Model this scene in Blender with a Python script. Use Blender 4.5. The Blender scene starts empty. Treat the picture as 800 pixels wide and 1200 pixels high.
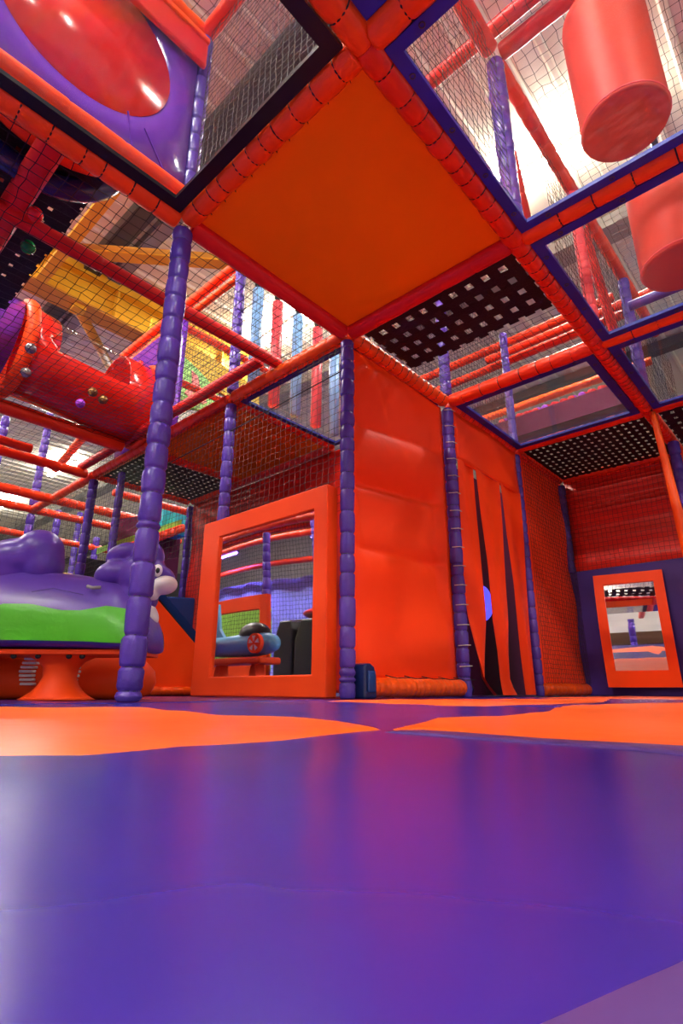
import bpy, math, random
import numpy as np
from mathutils import Vector, Matrix
random.seed(4); rng = np.random.default_rng(4)
S = bpy.context.scene
COL = S.collection
# ------------------------------------------------------------------ camera
def make_camera():
    yaw, pitch, roll, f = .831, .316, .003, 639.9
    fw = Vector((math.cos(pitch)*math.sin(yaw), math.cos(pitch)*math.cos(yaw), math.sin(pitch)))
    r0 = Vector((math.cos(yaw), -math.sin(yaw), 0)); u0 = r0.cross(fw)
    r = math.cos(roll)*r0 + math.sin(roll)*u0; u = -math.sin(roll)*r0 + math.cos(roll)*u0
    cam = bpy.data.cameras.new('camera'); o = bpy.data.objects.new('camera', cam); COL.objects.link(o)
    m = Matrix((r, u, -fw)).transposed().to_4x4(); m.translation = Vector((0, 0, .038)); o.matrix_world = m
    cam.sensor_fit = 'VERTICAL'; cam.sensor_height = 36; cam.lens = f/1200*36
    cam.clip_start = .005; cam.clip_end = 200
    S.camera = o
make_camera()
# ------------------------------------------------------------------ world, exposure
w = bpy.data.worlds.new('world'); S.world = w; w.use_nodes = True
w.node_tree.nodes['Background'].inputs[0].default_value = (1, .90, .80, 1)
w.node_tree.nodes['Background'].inputs[1].default_value = .45
S.view_settings.view_transform = 'Standard'; S.view_settings.look = 'None'
S.view_settings.gamma = 1; S.view_settings.use_curve_mapping = False
S.view_settings.exposure = 0.82
TUBE_POWER = 55
# grid of the play frame (metres)
XS = [.946, 2.046, 3.136, 4.24, 5.264]; YS = [.768, 1.826, 2.942, 4.042, 5.142]
H = 2.038; H2 = 3.27

# ------------------------------------------------------------------ materials
def mat(name, col, rough=.45, bump=0, bscale=20, metal=0, coat=0, emit=None, es=0, var=0, vscale=6, spec=.32):
    m = bpy.data.materials.new(name); m.use_nodes = True; nt = m.node_tree; b = nt.nodes['Principled BSDF']
    b.inputs['Base Color'].default_value = (*col, 1); b.inputs['Roughness'].default_value = rough
    b.inputs['Metallic'].default_value = metal; b.inputs['Coat Weight'].default_value = coat
    b.inputs['Coat Roughness'].default_value = .15; b.inputs['Specular IOR Level'].default_value = spec
    if emit: b.inputs['Emission Color'].default_value = (*emit, 1); b.inputs['Emission Strength'].default_value = es
    tc = nt.nodes.new('ShaderNodeTexCoord')
    if bump:
        n = nt.nodes.new('ShaderNodeTexNoise'); n.inputs['Scale'].default_value = bscale; n.inputs['Detail'].default_value = 3
        n.inputs['Distortion'].default_value = .8
        bp = nt.nodes.new('ShaderNodeBump'); bp.inputs['Strength'].default_value = bump; bp.inputs['Distance'].default_value = .02
        nt.links.new(tc.outputs['Object'], n.inputs['Vector']); nt.links.new(n.outputs['Fac'], bp.inputs['Height'])
        nt.links.new(bp.outputs['Normal'], b.inputs['Normal'])
    if var:
        n = nt.nodes.new('ShaderNodeTexNoise'); n.inputs['Scale'].default_value = vscale; n.inputs['Detail'].default_value = 4
        mx = nt.nodes.new('ShaderNodeMixRGB'); mx.blend_type = 'MULTIPLY'; mx.inputs['Fac'].default_value = var
        mx.inputs[1].default_value = (*col, 1)
        cr = nt.nodes.new('ShaderNodeValToRGB'); cr.color_ramp.elements[0].position = .3; cr.color_ramp.elements[1].position = .7
        cr.color_ramp.elements[0].color = (.45, .45, .45, 1)
        nt.links.new(tc.outputs['Object'], n.inputs['Vector']); nt.links.new(n.outputs['Fac'], cr.inputs['Fac'])
        nt.links.new(cr.outputs['Color'], mx.inputs[2]); nt.links.new(mx.outputs['Color'], b.inputs['Base Color'])
    return m
M = {}
M['orange'] = mat('orange_vinyl', (1, .115, .008), .38, .12, 9)
M['orange_flat'] = mat('orange_smooth_vinyl', (1, .072, .006), .5, spec=.2)
M['orange_pad'] = mat('orange_pad_vinyl', (.95, .095, .004), .3, .15, 30)
M['orange_tarp'] = mat('orange_tarpaulin', (1, .058, .004), .48, .25, 4, spec=.2)
M['orange_board'] = mat('orange_board', (.98, .29, .001), .6, .03, 6, var=.1, vscale=2, spec=.12)
M['orange_mat'] = mat('orange_floor_mat', (1, .13, .012), .36, .1, 8)
M['red_pad'] = mat('red_pad_vinyl', (.82, .042, .006), .3, .15, 30)
M['red'] = mat('red_vinyl', (.66, .014, .012), .42, .15, 8)
M['red_bag'] = mat('red_bag_vinyl', (.52, .030, .014), .5, .1, 6, spec=.25)
M['red_tarp'] = mat('red_tarpaulin', (.70, .020, .008), .4, .35, 5)
M['red_plastic'] = mat('red_moulded_plastic', (.75, .018, .008), .18, coat=.5)
M['purple_pad'] = mat('purple_pad_vinyl', (.085, .04, .33), .27, .2, 26)
M['purple'] = mat('purple_vinyl', (.095, .04, .34), .32, .10, 9)
M['purple_mat'] = mat('purple_floor_mat', (.026, .013, .20), .27, .10, 4, var=.12, vscale=5, spec=.36)
M['purple_mat_grey'] = mat('greyish_purple_floor_mat', (.07, .036, .165), .36, .05, 7)
M['purple_plastic'] = mat('purple_moulded_plastic', (.13, .03, .42), .18, coat=.5)
M['purple_board'] = mat('dark_purple_panel', (.05, .018, .19), .45, .1, 5)
M['blue_frame'] = mat('blue_frame_strip', (.015, .03, .33), .4)
M['black_strip'] = mat('black_strip', (.008, .007, .01), .4)
M['cord'] = mat('black_net_cord', (.012, .011, .012), .6)
M['cord_white'] = mat('pale_cord', (.5, .46, .42), .6)
M['strap'] = mat('black_webbing', (.010, .010, .012), .6, .2, 60)
M['green'] = mat('green_vinyl', (.07, .42, .012), .32, .2, 9)
M['white'] = mat('white_vinyl', (.85, .82, .78), .35, .1, 12)
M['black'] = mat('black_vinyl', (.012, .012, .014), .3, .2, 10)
M['charcoal'] = mat('charcoal_vinyl', (.03, .03, .032), .35, .2, 10)
M['blue_plastic'] = mat('blue_moulded_plastic', (.01, .05, .22), .22, coat=.4)
M['dark_blue'] = mat('dark_blue_plastic', (.008, .018, .10), .25, coat=.3)
M['sky_blue'] = mat('light_blue_vinyl', (.16, .46, .75), .35, .2, 10)
M['teal'] = mat('teal_vinyl', (.02, .38, .52), .4, .1, 10)
M['pale_blue'] = mat('pale_blue_roller', (.22, .48, .85), .35)
M['pink_red'] = mat('pinkish_red_roller', (.82, .07, .09), .35)
M['roof'] = mat('cream_roof_sheet', (.90, .84, .68), .5, var=.2, vscale=.7)
M['dark_steel'] = mat('dark_steel', (.07, .065, .06), .5)
M['grey_steel'] = mat('grey_steel', (.30, .29, .27), .5)
M['yellow_steel'] = mat('yellow_painted_steel', (.80, .47, .03), .4, var=.15)
M['ochre_steel'] = mat('ochre_painted_steel', (.60, .30, .045), .45)
M['yellow'] = mat('yellow_panel', (.85, .60, .04), .45)
M['lime'] = mat('lime_panel', (.30, .75, .10), .4)
M['light_green'] = mat('light_green_board', (.25, .72, .14), .4)
M['pink'] = mat('pink_print', (.85, .25, .22), .4)
M['wall'] = mat('pale_grey_wall', (.42, .38, .33), .7, var=.3, vscale=.8)
M['brown'] = mat('brown_panel', (.12, .06, .025), .5)
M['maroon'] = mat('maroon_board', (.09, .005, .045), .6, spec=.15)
M['metal'] = mat('scuffed_metal', (.55, .5, .45), .25, metal=1)
M['grey_ball'] = mat('silver_grey_ball', (.34, .33, .32), .25, metal=.6)
M['brown_ball'] = mat('bronze_ball', (.26, .13, .04), .25, metal=.4)
M['purple_ball'] = mat('violet_ball', (.45, .08, .75), .2)
M['green_ball'] = mat('green_ball', (.01, .30, .06), .2)
M['blue_ball'] = mat('blue_ball', (.02, .06, .45), .2)
M['red_ball'] = mat('red_ball', (.75, .02, .03), .2)
M['uv_cloth'] = mat('violet_light_tinted_cloth', (.42, .45, .9), .7)  # violet lamplight on pale cloth is put into the base colour
M['lamp'] = mat('lamp_tube', (1, 1, 1), .5, emit=(1, .97, .92), es=30)
M['uv_lamp'] = mat('violet_lamp', (1, 1, 1), .5, emit=(.25, .12, 1), es=20)
M['blue_lens'] = mat('blue_lit_ring', (.1, .1, .8), .4, emit=(.07, .06, .95), es=1.1)
def mirror_mat():
    m = bpy.data.materials.new('mirror_sheet'); m.use_nodes = True; b = m.node_tree.nodes['Principled BSDF']
    b.inputs['Base Color'].default_value = (.88, .88, .9, 1); b.inputs['Metallic'].default_value = 1; b.inputs['Roughness'].default_value = .02
    return m
M['mirror'] = mirror_mat()
def clear_mat(name, haze, tint):
    m = bpy.data.materials.new(name); m.use_nodes = True; nt = m.node_tree; nt.nodes.clear()
    out = nt.nodes.new('ShaderNodeOutputMaterial'); tr = nt.nodes.new('ShaderNodeBsdfTransparent'); tr.inputs[0].default_value = (*tint, 1)
    gl = nt.nodes.new('ShaderNodeBsdfGlossy'); gl.inputs['Roughness'].default_value = .06
    df = nt.nodes.new('ShaderNodeBsdfTranslucent'); df.inputs[0].default_value = (.8, .82, .85, 1)
    lw = nt.nodes.new('ShaderNodeLayerWeight'); lw.inputs['Blend'].default_value = .5
    pw = nt.nodes.new('ShaderNodeMath'); pw.operation = 'POWER'; pw.inputs[1].default_value = 5
    fr = nt.nodes.new('ShaderNodeMath'); fr.operation = 'MULTIPLY_ADD'; fr.inputs[1].default_value = .9; fr.inputs[2].default_value = .03
    nt.links.new(lw.outputs['Facing'], pw.inputs[0]); nt.links.new(pw.outputs[0], fr.inputs[0])
    m1 = nt.nodes.new('ShaderNodeMixShader'); m2 = nt.nodes.new('ShaderNodeMixShader')
    tc = nt.nodes.new('ShaderNodeTexCoord'); mp = nt.nodes.new('ShaderNodeMapping'); mp.inputs['Scale'].default_value = (9, 2.5, 1)
    mp.inputs['Rotation'].default_value = (0, 0, .5)
    n = nt.nodes.new('ShaderNodeTexNoise'); n.inputs['Scale'].default_value = 5; n.inputs['Detail'].default_value = 8
    cr = nt.nodes.new('ShaderNodeValToRGB'); cr.color_ramp.elements[0].position = .45; cr.color_ramp.elements[1].position = .8
    cr.color_ramp.elements[0].color = (haze*.25,)*3+(1,); cr.color_ramp.elements[1].color = (haze*.9,)*3+(1,)
    nt.links.new(tc.outputs['Object'], mp.inputs[0]); nt.links.new(mp.outputs[0], n.inputs['Vector']); nt.links.new(n.outputs['Fac'], cr.inputs['Fac'])
    nt.links.new(cr.outputs['Color'], m1.inputs[0]); nt.links.new(tr.outputs[0], m1.inputs[1]); nt.links.new(df.outputs[0], m1.inputs[2])
    nt.links.new(fr.outputs[0], m2.inputs[0]); nt.links.new(m1.outputs[0], m2.inputs[1]); nt.links.new(gl.outputs[0], m2.inputs[2])
    nt.links.new(m2.outputs[0], out.inputs[0])
    return m
M['clear'] = clear_mat('scuffed_clear_sheet', .025, (.97, .98, .98))
M['clear_dark'] = clear_mat('dull_clear_sheet', .012, (.9, .92, .93))

# ------------------------------------------------------------------ mesh helpers
class MB:
    """collects shapes in world coordinates, builds ONE mesh object"""
    def __init__(s): s.v = []; s.f = []; s.m = []; s.n = 0
    def add(s, v, f, mi=0):
        v = [tuple(map(float, p)) for p in v]; n = s.n
        s.v += v; s.f += [tuple(int(i)+n for i in q) for q in f]; s.m += [mi]*len(f); s.n += len(v); return s
    def box(s, a, b, mi=0):
        x0, y0, z0 = a; x1, y1, z1 = b
        v = [(x0,y0,z0),(x1,y0,z0),(x1,y1,z0),(x0,y1,z0),(x0,y0,z1),(x1,y0,z1),(x1,y1,z1),(x0,y1,z1)]
        return s.add(v, [(0,3,2,1),(4,5,6,7),(0,1,5,4),(1,2,6,5),(2,3,7,6),(3,0,4,7)], mi)
    def prism(s, poly, d, mi=0):
        """poly: 3d points, d: extrusion vector"""
        n = len(poly); p = [Vector(q) for q in poly]; d = Vector(d)
        v = p + [q+d for q in p]
        f = [tuple(range(n))[::-1], tuple(range(n, 2*n))] + [(i, (i+1) % n, n+(i+1) % n, n+i) for i in range(n)]
        return s.add(v, f, mi)
    def bar(s, a, b, w, h, mi=0, up=(0,0,1)):
        a = Vector(a); b = Vector(b); d = (b-a).normalized(); u = Vector(up)
        x = d.cross(u)
        if x.length < 1e-3: x = d.cross(Vector((1,0,0)))
        x.normalize(); u = x.cross(d).normalized()
        v = [a+x*w/2*i+u*h/2*j for i, j in ((-1,-1),(1,-1),(1,1),(-1,1))]
        return s.prism(v, b-a, mi)
    def tube(s, pts, r, n=10, mi=0, cap=True, closed=False):
        pts = [Vector(p) for p in pts]; N = len(pts); rs = r if hasattr(r, '__len__') else [r]*N
        V = []; prev = None
        for i, p in enumerate(pts):
            if closed: d = pts[(i+1) % N]-pts[i-1]
            else: d = pts[min(i+1, N-1)]-pts[max(i-1, 0)]
            d.normalize()
            if prev is None:
                x = d.cross(Vector((0,0,1)))
                if x.length < .1: x = d.cross(Vector((1,0,0)))
            else: x = prev - d*prev.dot(d)
            x.normalize(); prev = x; y = d.cross(x)
            V += [p+(x*math.cos(2*math.pi*k/n)+y*math.sin(2*math.pi*k/n))*rs[i] for k in range(n)]
        F = []
        for i in range(N if closed else N-1):
            j = (i+1) % N
            F += [(i*n+k, i*n+(k+1) % n, j*n+(k+1) % n, j*n+k) for k in range(n)]
        if cap and not closed: F += [tuple(range(n))[::-1], tuple((N-1)*n+k for k in range(n))]
        return s.add(V, F, mi)
    def ell(s, c, r, nu=20, nv=12, mi=0, rot=None):
        V = []; F = []
        R = Matrix.Rotation(rot[1], 3, rot[0]) if rot else Matrix.Identity(3)
        for j in range(nv+1):
            t = math.pi*j/nv
            for i in range(nu):
                p = 2*math.pi*i/nu
                V.append(Vector(c)+R@Vector((r[0]*math.sin(t)*math.cos(p), r[1]*math.sin(t)*math.sin(p), r[2]*math.cos(t))))
        for j in range(nv):
            for i in range(nu): F.append((j*nu+i, (j+1)*nu+i, (j+1)*nu+(i+1) % nu, j*nu+(i+1) % nu))
        return s.add(V, F, mi)
    def build(s, name, mats, parent=None, smooth=False, origin=None, bevel=0, xf=None):
        if not isinstance(mats, (list, tuple)): mats = [mats]
        used = sorted({i for q in s.f for i in q})
        if len(used) < len(s.v):
            mp = {u: k for k, u in enumerate(used)}; s.v = [s.v[u] for u in used]; s.f = [tuple(mp[i] for i in q) for q in s.f]
        V = np.array(s.v)
        if xf is not None: V = V@np.array(xf.to_3x3()).T+np.array(xf.translation)
        if parent is not None: o0 = np.array(WORLD.get(parent.name, (0,0,0)))
        elif origin is not None: o0 = np.array(origin)
        else: o0 = np.array([(V[:,0].min()+V[:,0].max())/2, (V[:,1].min()+V[:,1].max())/2, V[:,2].min()])
        me = bpy.data.meshes.new(name); me.from_pydata((V-o0).tolist(), [], s.f)
        for m in mats: me.materials.append(M[m] if isinstance(m, str) else m)
        if len(mats) > 1: me.polygons.foreach_set('material_index', s.m)
        if smooth: me.polygons.foreach_set('use_smooth', [True]*len(me.polygons))
        o = bpy.data.objects.new(name, me); COL.objects.link(o)
        if parent is not None: o.parent = parent; WORLD[o.name] = tuple(o0)
        else: o.location = o0; WORLD[o.name] = tuple(o0)
        if bevel:
            b = o.modifiers.new('bevel', 'BEVEL'); b.width = bevel; b.segments = 3; b.limit_method = 'ANGLE'; b.angle_limit = .6
        return o
WORLD = {}
def tag(o, label=None, cat=None, group=None, kind=None):
    if label: o['label'] = label
    if cat: o['category'] = cat
    if group: o['group'] = group
    if kind: o['kind'] = kind
    return o
def thing(name, loc, label, cat, group=None):
    o = bpy.data.objects.new(name, None); COL.objects.link(o); o.location = loc; o.empty_display_size = .1
    WORLD[o.name] = tuple(loc); return tag(o, label, cat, group)

def sleeve_mb(p0, p1, r, cuts, pinch=.84, n=14, crinkle=.035, cords=True):
    """padded foam sleeve from p0 to p1, tied at the cuts (fractions 0..1)"""
    p0 = np.array(p0, float); p1 = np.array(p1, float); d = p1-p0; L = np.linalg.norm(d); d /= L
    a = np.cross(d, [0,0,1.]); a = a if np.linalg.norm(a) > .1 else np.cross(d, [1.,0,0]); a /= np.linalg.norm(a); b = np.cross(d, a)
    ts = []; rs = []; cr = []
    for i in range(len(cuts)-1):
        t0, t1 = cuts[i], cuts[i+1]; l = t1-t0; k = rng.uniform(.96, 1.04)
        e = min(.2*l, .005/L); f_ = min(.4*l, .014/L)
        for t, q in ((t0, pinch), (t0+e, .3*pinch+.68), (t0+f_, .99), (t0+l/2, 1.02), (t1-f_, .99), (t1-e, .3*pinch+.68)):
            ts.append(t); rs.append(q*(k if q > .9 else 1)); cr.append(crinkle if q > .95 else crinkle*.6)
    ts.append(cuts[-1]); rs.append(pinch); cr.append(0)
    ang = np.arange(n)*2*np.pi/n
    N = len(ts); V = np.zeros((N, n, 3))
    for i in range(N):
        rr = r*rs[i]*(1+rng.uniform(-1, 1, n)*cr[i])
        V[i] = p0+d*L*ts[i]+rr[:,None]*(np.cos(ang)[:,None]*a+np.sin(ang)[:,None]*b)
    F = [(i*n+k, i*n+(k+1) % n, (i+1)*n+(k+1) % n, (i+1)*n+k) for i in range(N-1) for k in range(n)]
    F += [tuple(range(n))[::-1], tuple((N-1)*n+k for k in range(n))]
    return MB().add(V.reshape(-1, 3), F)
def cuts_for(L, seg, jit=.25):
    n = max(1, round(L/seg)); c = [0.]
    for i in range(n): c.append(c[-1]+1+random.uniform(-jit, jit))
    return [x/c[-1] for x in c]
TIE = None
def tie_mesh():
    global TIE
    if TIE is None:
        n = 12; V = []
        for z, rr in ((-.5, 1.0), (.5, 1.0)):
            V += [(math.cos(2*math.pi*k/n)*rr, math.sin(2*math.pi*k/n)*rr, z) for k in range(n)]
        V += [(1.35, .1, .4), (1.35, -.1, .4), (1.0, -.1, -.4), (1.0, .1, -.4)]
        F = [(k, (k+1) % n, n+(k+1) % n, n+k) for k in range(n)]+[(2*n, 2*n+1, 2*n+2, 2*n+3)]
        TIE = bpy.data.meshes.new('cable_tie'); TIE.from_pydata(V, [], F); TIE.materials.append(M['black'])
    return TIE
def add_ties(root, p0, p1, r, cuts):
    p0 = Vector(p0); p1 = Vector(p1); q = (p1-p0).to_track_quat('Z', 'Y'); w = Vector(WORLD[root.name])
    for t in cuts[1:-1]:
        o = bpy.data.objects.new('cable_tie', tie_mesh()); COL.objects.link(o); o.parent = root
        o.location = p0+(p1-p0)*t-w; o.rotation_mode = 'QUATERNION'
        o.rotation_quaternion = q@Vector((0,0,1)).to_track_quat('Z', 'Y'); o.scale = (r, r, .006)
def beam(name, p0, p1, label, cat='padded beam', mt='orange_pad', r=.046, seg=.09, pinch=.90, ties=False, group=None, n=14, cuts=None, crinkle=.03):
    L = (Vector(p1)-Vector(p0)).length; cuts = cuts or cuts_for(L, seg)
    if ties:
        root = thing(name, p0, label, cat, group)
        sleeve_mb(p0, p1, r, cuts, pinch, n, crinkle).build('foam_sleeve', mt, root, True)
        add_ties(root, p0, p1, r*pinch*1.035, cuts); return root
    o = sleeve_mb(p0, p1, r, cuts, pinch, n, crinkle).build(name, mt, None, True, origin=p0)
    return tag(o, label, cat, group)
def post(x, y, segs, label, r=.038, ties=False, n=14, group=None):
    """segs: list of (z0, z1, seg length or list of z cuts, material)"""
    z0 = segs[0][0]; root = thing('padded_post', (x, y, z0), label, 'padded post', group)
    for a, b, sg, mt in segs:
        if isinstance(sg, list): cuts = [(z-a)/(b-a) for z in sg]
        else: cuts = cuts_for(b-a, sg)
        p0, p1 = (x, y, a), (x, y, b)
        sleeve_mb(p0, p1, r, cuts, .80, n, .05).build('foam_sleeve', mt, root, True)
        if ties: add_ties(root, p0, p1, r*.83, cuts)
    return root

def net_mb(o, u, v, lu, lv, pitch=.05, rc=.0015, wob=.006, sag=0, holes=None, nrm=None):
    o = np.array(o, float); u = np.array(u, float); u /= np.linalg.norm(u); v = np.array(v, float); v /= np.linalg.norm(v)
    w = np.cross(u, v); w /= np.linalg.norm(w)
    nu = max(2, round(lu/pitch)+1); nv = max(2, round(lv/pitch)+1)
    a = np.linspace(0, lu, nu); b = np.linspace(0, lv, nv)
    A, B = np.meshgrid(a, b, indexing='ij')
    sg = sag*np.sin(np.pi*A/lu)*np.sin(np.pi*B/lv)
    N = o+A[..., None]*u+B[..., None]*v+sg[..., None]*w
    wb = rng.normal(0, wob, (nu, nv, 3)); wb[0] *= .2; wb[-1] *= .2; N = N+wb*np.array([1, 1, 1])
    V = []; F = []; off = 0
    def strands(G, p):
        nonlocal off
        k, m = G.shape[0], G.shape[1]
        ring = np.array([w*1.0, -w*.5+p*.87, -w*.5-p*.87])*rc
        P = G[:, :, None, :]+ring[None, None]
        V.append(P.reshape(-1, 3))
        base = (np.arange(k)[:, None]*m+np.arange(m-1)[None])*3
        for q in range(3):
            q2 = (q+1) % 3
            F.append(np.stack([base+q, base+q2, base+3+q2, base+3+q], -1).reshape(-1, 4)+off)
        off += k*m*3
    strands(N, u); strands(np.swapaxes(N, 0, 1), v)
    mb = MB(); mb.V = np.concatenate(V); mb.F = np.concatenate(F); return mb
def net(o, u, v, lu, lv, label, pitch=.05, rc=.0015, wob=.004, sag=0, mt='cord', name='safety_net', cat='net', parent=None, group=None):
    mb = net_mb(o, u, v, lu, lv, pitch, rc, wob, sag)
    me = bpy.data.meshes.new(name); o0 = np.array(o, float) if parent is None else np.array(WORLD[parent.name])
    me.from_pydata((mb.V-o0), [], mb.F.tolist()) if False else me.from_pydata((mb.V-o0).tolist(), [], mb.F.tolist())
    me.materials.append(M[mt]); ob = bpy.data.objects.new(name, me); COL.objects.link(ob)
    if parent is None: ob.location = o0; WORLD[ob.name] = tuple(o0); tag(ob, label, cat, group)
    else: ob.parent = parent
    return ob
def cloth_mb(o, u, v, lu, lv, nu, nv, fn, th=.006):
    """sheet with relief fn(a,b)->offset along u x v; both sides"""
    o = Vector(o); u = Vector(u).normalized(); v = Vector(v).normalized(); w = u.cross(v)
    V = []
    for s_ in (0, 1):
        for i in range(nu+1):
            for j in range(nv+1):
                a = i/nu; b = j/nv; V.append(o+u*a*lu+v*b*lv+w*(fn(a, b)+s_*th))
    g = (nv+1); K = (nu+1)*g; F = []
    for i in range(nu):
        for j in range(nv):
            q = (i*g+j, (i+1)*g+j, (i+1)*g+j+1, i*g+j+1); F.append(q[::-1]); F.append(tuple(K+t for t in q))
    for i in range(nu): F += [(i*g, (i+1)*g, K+(i+1)*g, K+i*g), ((i+1)*g+nv, i*g+nv, K+i*g+nv, K+(i+1)*g+nv)]
    for j in range(nv): F += [(j+1, j, K+j, K+j+1), (nu*g+j, nu*g+j+1, K+nu*g+j+1, K+nu*g+j)]
    return MB().add(V, F)

# ================================================================== SETTING
FX = lambda x, y: .0016*math.sin(x*17+y*9)*math.cos(y*13-x*5)
def floor():
    mb = MB().box((-9, -6, -.12), (16, 26, -.03))
    o = mb.build('floor', 'grey_steel', None); tag(o, kind='structure')
    WORLD['floor'] = tuple(o.location); FL = o
    def grid(x0, x1, y0, y1, nx, ny, name, mt, z0=-.03):
        m = MB(); V = []
        xs = [x0+(x1-x0)*i/nx for i in range(nx+1)]; ys = [y0+(y1-y0)*j/ny for j in range(ny+1)]
        for x in xs:
            for y in ys: V.append((x, y, FX(x, y)-.002))
        for x in xs:
            for y in ys: V.append((x, y, z0))
        g = ny+1; K = (nx+1)*g
        F = [(i*g+j, (i+1)*g+j, (i+1)*g+j+1, i*g+j+1) for i in range(nx) for j in range(ny)]
        F += [((i+1)*g, i*g, K+i*g, K+(i+1)*g) for i in range(nx)]+[(i*g+ny, (i+1)*g+ny, K+(i+1)*g+ny, K+i*g+ny) for i in range(nx)]
        F += [(j, j+1, K+j+1, K+j) for j in range(ny)]+[(nx*g+j+1, nx*g+j, K+nx*g+j, K+nx*g+j+1) for j in range(ny)]
        return m.add(V, F).build(name, mt, FL, True)
    grid(-.9, 1.5, -.7, 1.7, 110, 110, 'mat_panel', 'purple_mat')
    grid(1.5, 9, -6, 1.7, 60, 60, 'mat_panel', 'purple_mat')
    grid(-.9, 9, 1.7, 13, 60, 60, 'mat_panel', 'purple_mat')
    grid(-9, -.9, -6, 26, 50, 80, 'mat_panel', 'purple_mat')
    grid(-.9, 1.5, -6, -.7, 20, 20, 'mat_panel', 'purple_mat')
    def resamp(c, n):
        c = np.array(c, float); s = np.r_[0, np.cumsum(np.linalg.norm(np.diff(c, axis=0), axis=1))]; t = np.linspace(0, s[-1], n)
        return np.c_[np.interp(t, s, c[:, 0]), np.interp(t, s, c[:, 1])]
    def between(c1, c2, mt, h=.0035, n=60, m=24, label=None):
        A = resamp(c1, n); B = resamp(c2, n); V = []; 
        for i in range(n):
            for j in range(m+1):
                t = j/m; p = A[i]*(1-t)+B[i]*t
                e = min(i, n-1-i, 3)/3*min(j, m-j, 2)/2
                V.append((p[0], p[1], FX(p[0], p[1])-.0025+(h+.0005)*math.sqrt(max(0, e))))
        g = m+1; F = [(i*g+j, (i+1)*g+j, (i+1)*g+j+1, i*g+j+1) for i in range(n-1) for j in range(m)]
        a = A[1]-A[0]; b = B[0]-A[0]
        nn = (V[g+1][0]-V[0][0], 0)
        # orient upward
        p0, p1, p2 = [Vector(V[k]) for k in ((n//2)*g+m//2, (n//2+1)*g+m//2, (n//2)*g+m//2+1)]
        if (p1-p0).cross(p2-p0).z < 0: F = [f[::-1] for f in F]
        o = MB().add(V, F).build('mat_panel', mt, FL, True)
        if label: o['label'] = label
    between([(.02,.33),(.10,.39),(.13,.41),(.17,.37),(.25,.39),(.33,.37),(.40,.372),(.48,.38)],
            [(-.5,1.9),(.2,1.68),(.39,1.62),(.48,1.54),(.58,1.35),(.70,1.33),(.56,.80),(.59,.64),(.565,.52),(.485,.385)], 'orange_mat', label='orange mat shape tapering to a point on the left')
    between([(.485,.372),(.50,.335),(.51,.30),(.512,.25),(.51,.23),(.51,.17),(.5,.11),(.5,.06),(.52,-.3)],
            [(.49,.38),(.76,.48),(.81,.43),(1.06,.45),(1.58,.62),(2.06,.63),(2.45,.51),(3.4,.25),(5,-.6)], 'orange_mat', label='orange mat shape widening to the right')
    between([(1.52,1.23),(1.39,.88),(1.54,.77),(1.92,.74),(2.2,.72)], [(1.64,1.6),(2.34,1.60),(2.62,1.4),(2.89,1.1),(3.2,1.0)], 'orange_mat')
    between([(3.3,1.5),(4.2,1.55),(5.1,1.5)], [(3.45,.3),(4.2,.1),(5.1,-.2)], 'orange_mat')
    between([(.455,.362),(.462,.30),(.462,.22),(.44,.12),(.41,.05),(.41,-.3)], [(.482,.370),(.496,.335),(.505,.30),(.507,.25),(.505,.23),(.503,.17)][:4]+[(.495,.10),(.49,-.3)], 'purple_mat_grey', h=.0022, label='greyish purple strip beside the orange mat')
    between([(.05,.052),(.075,.040),(.11,.030),(.16,.019),(.3,.0)], [(.02,-.1),(.06,-.12),(.11,-.12),(.16,-.12),(.3,-.12)], 'purple_mat_grey', h=.002)
floor()

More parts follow.
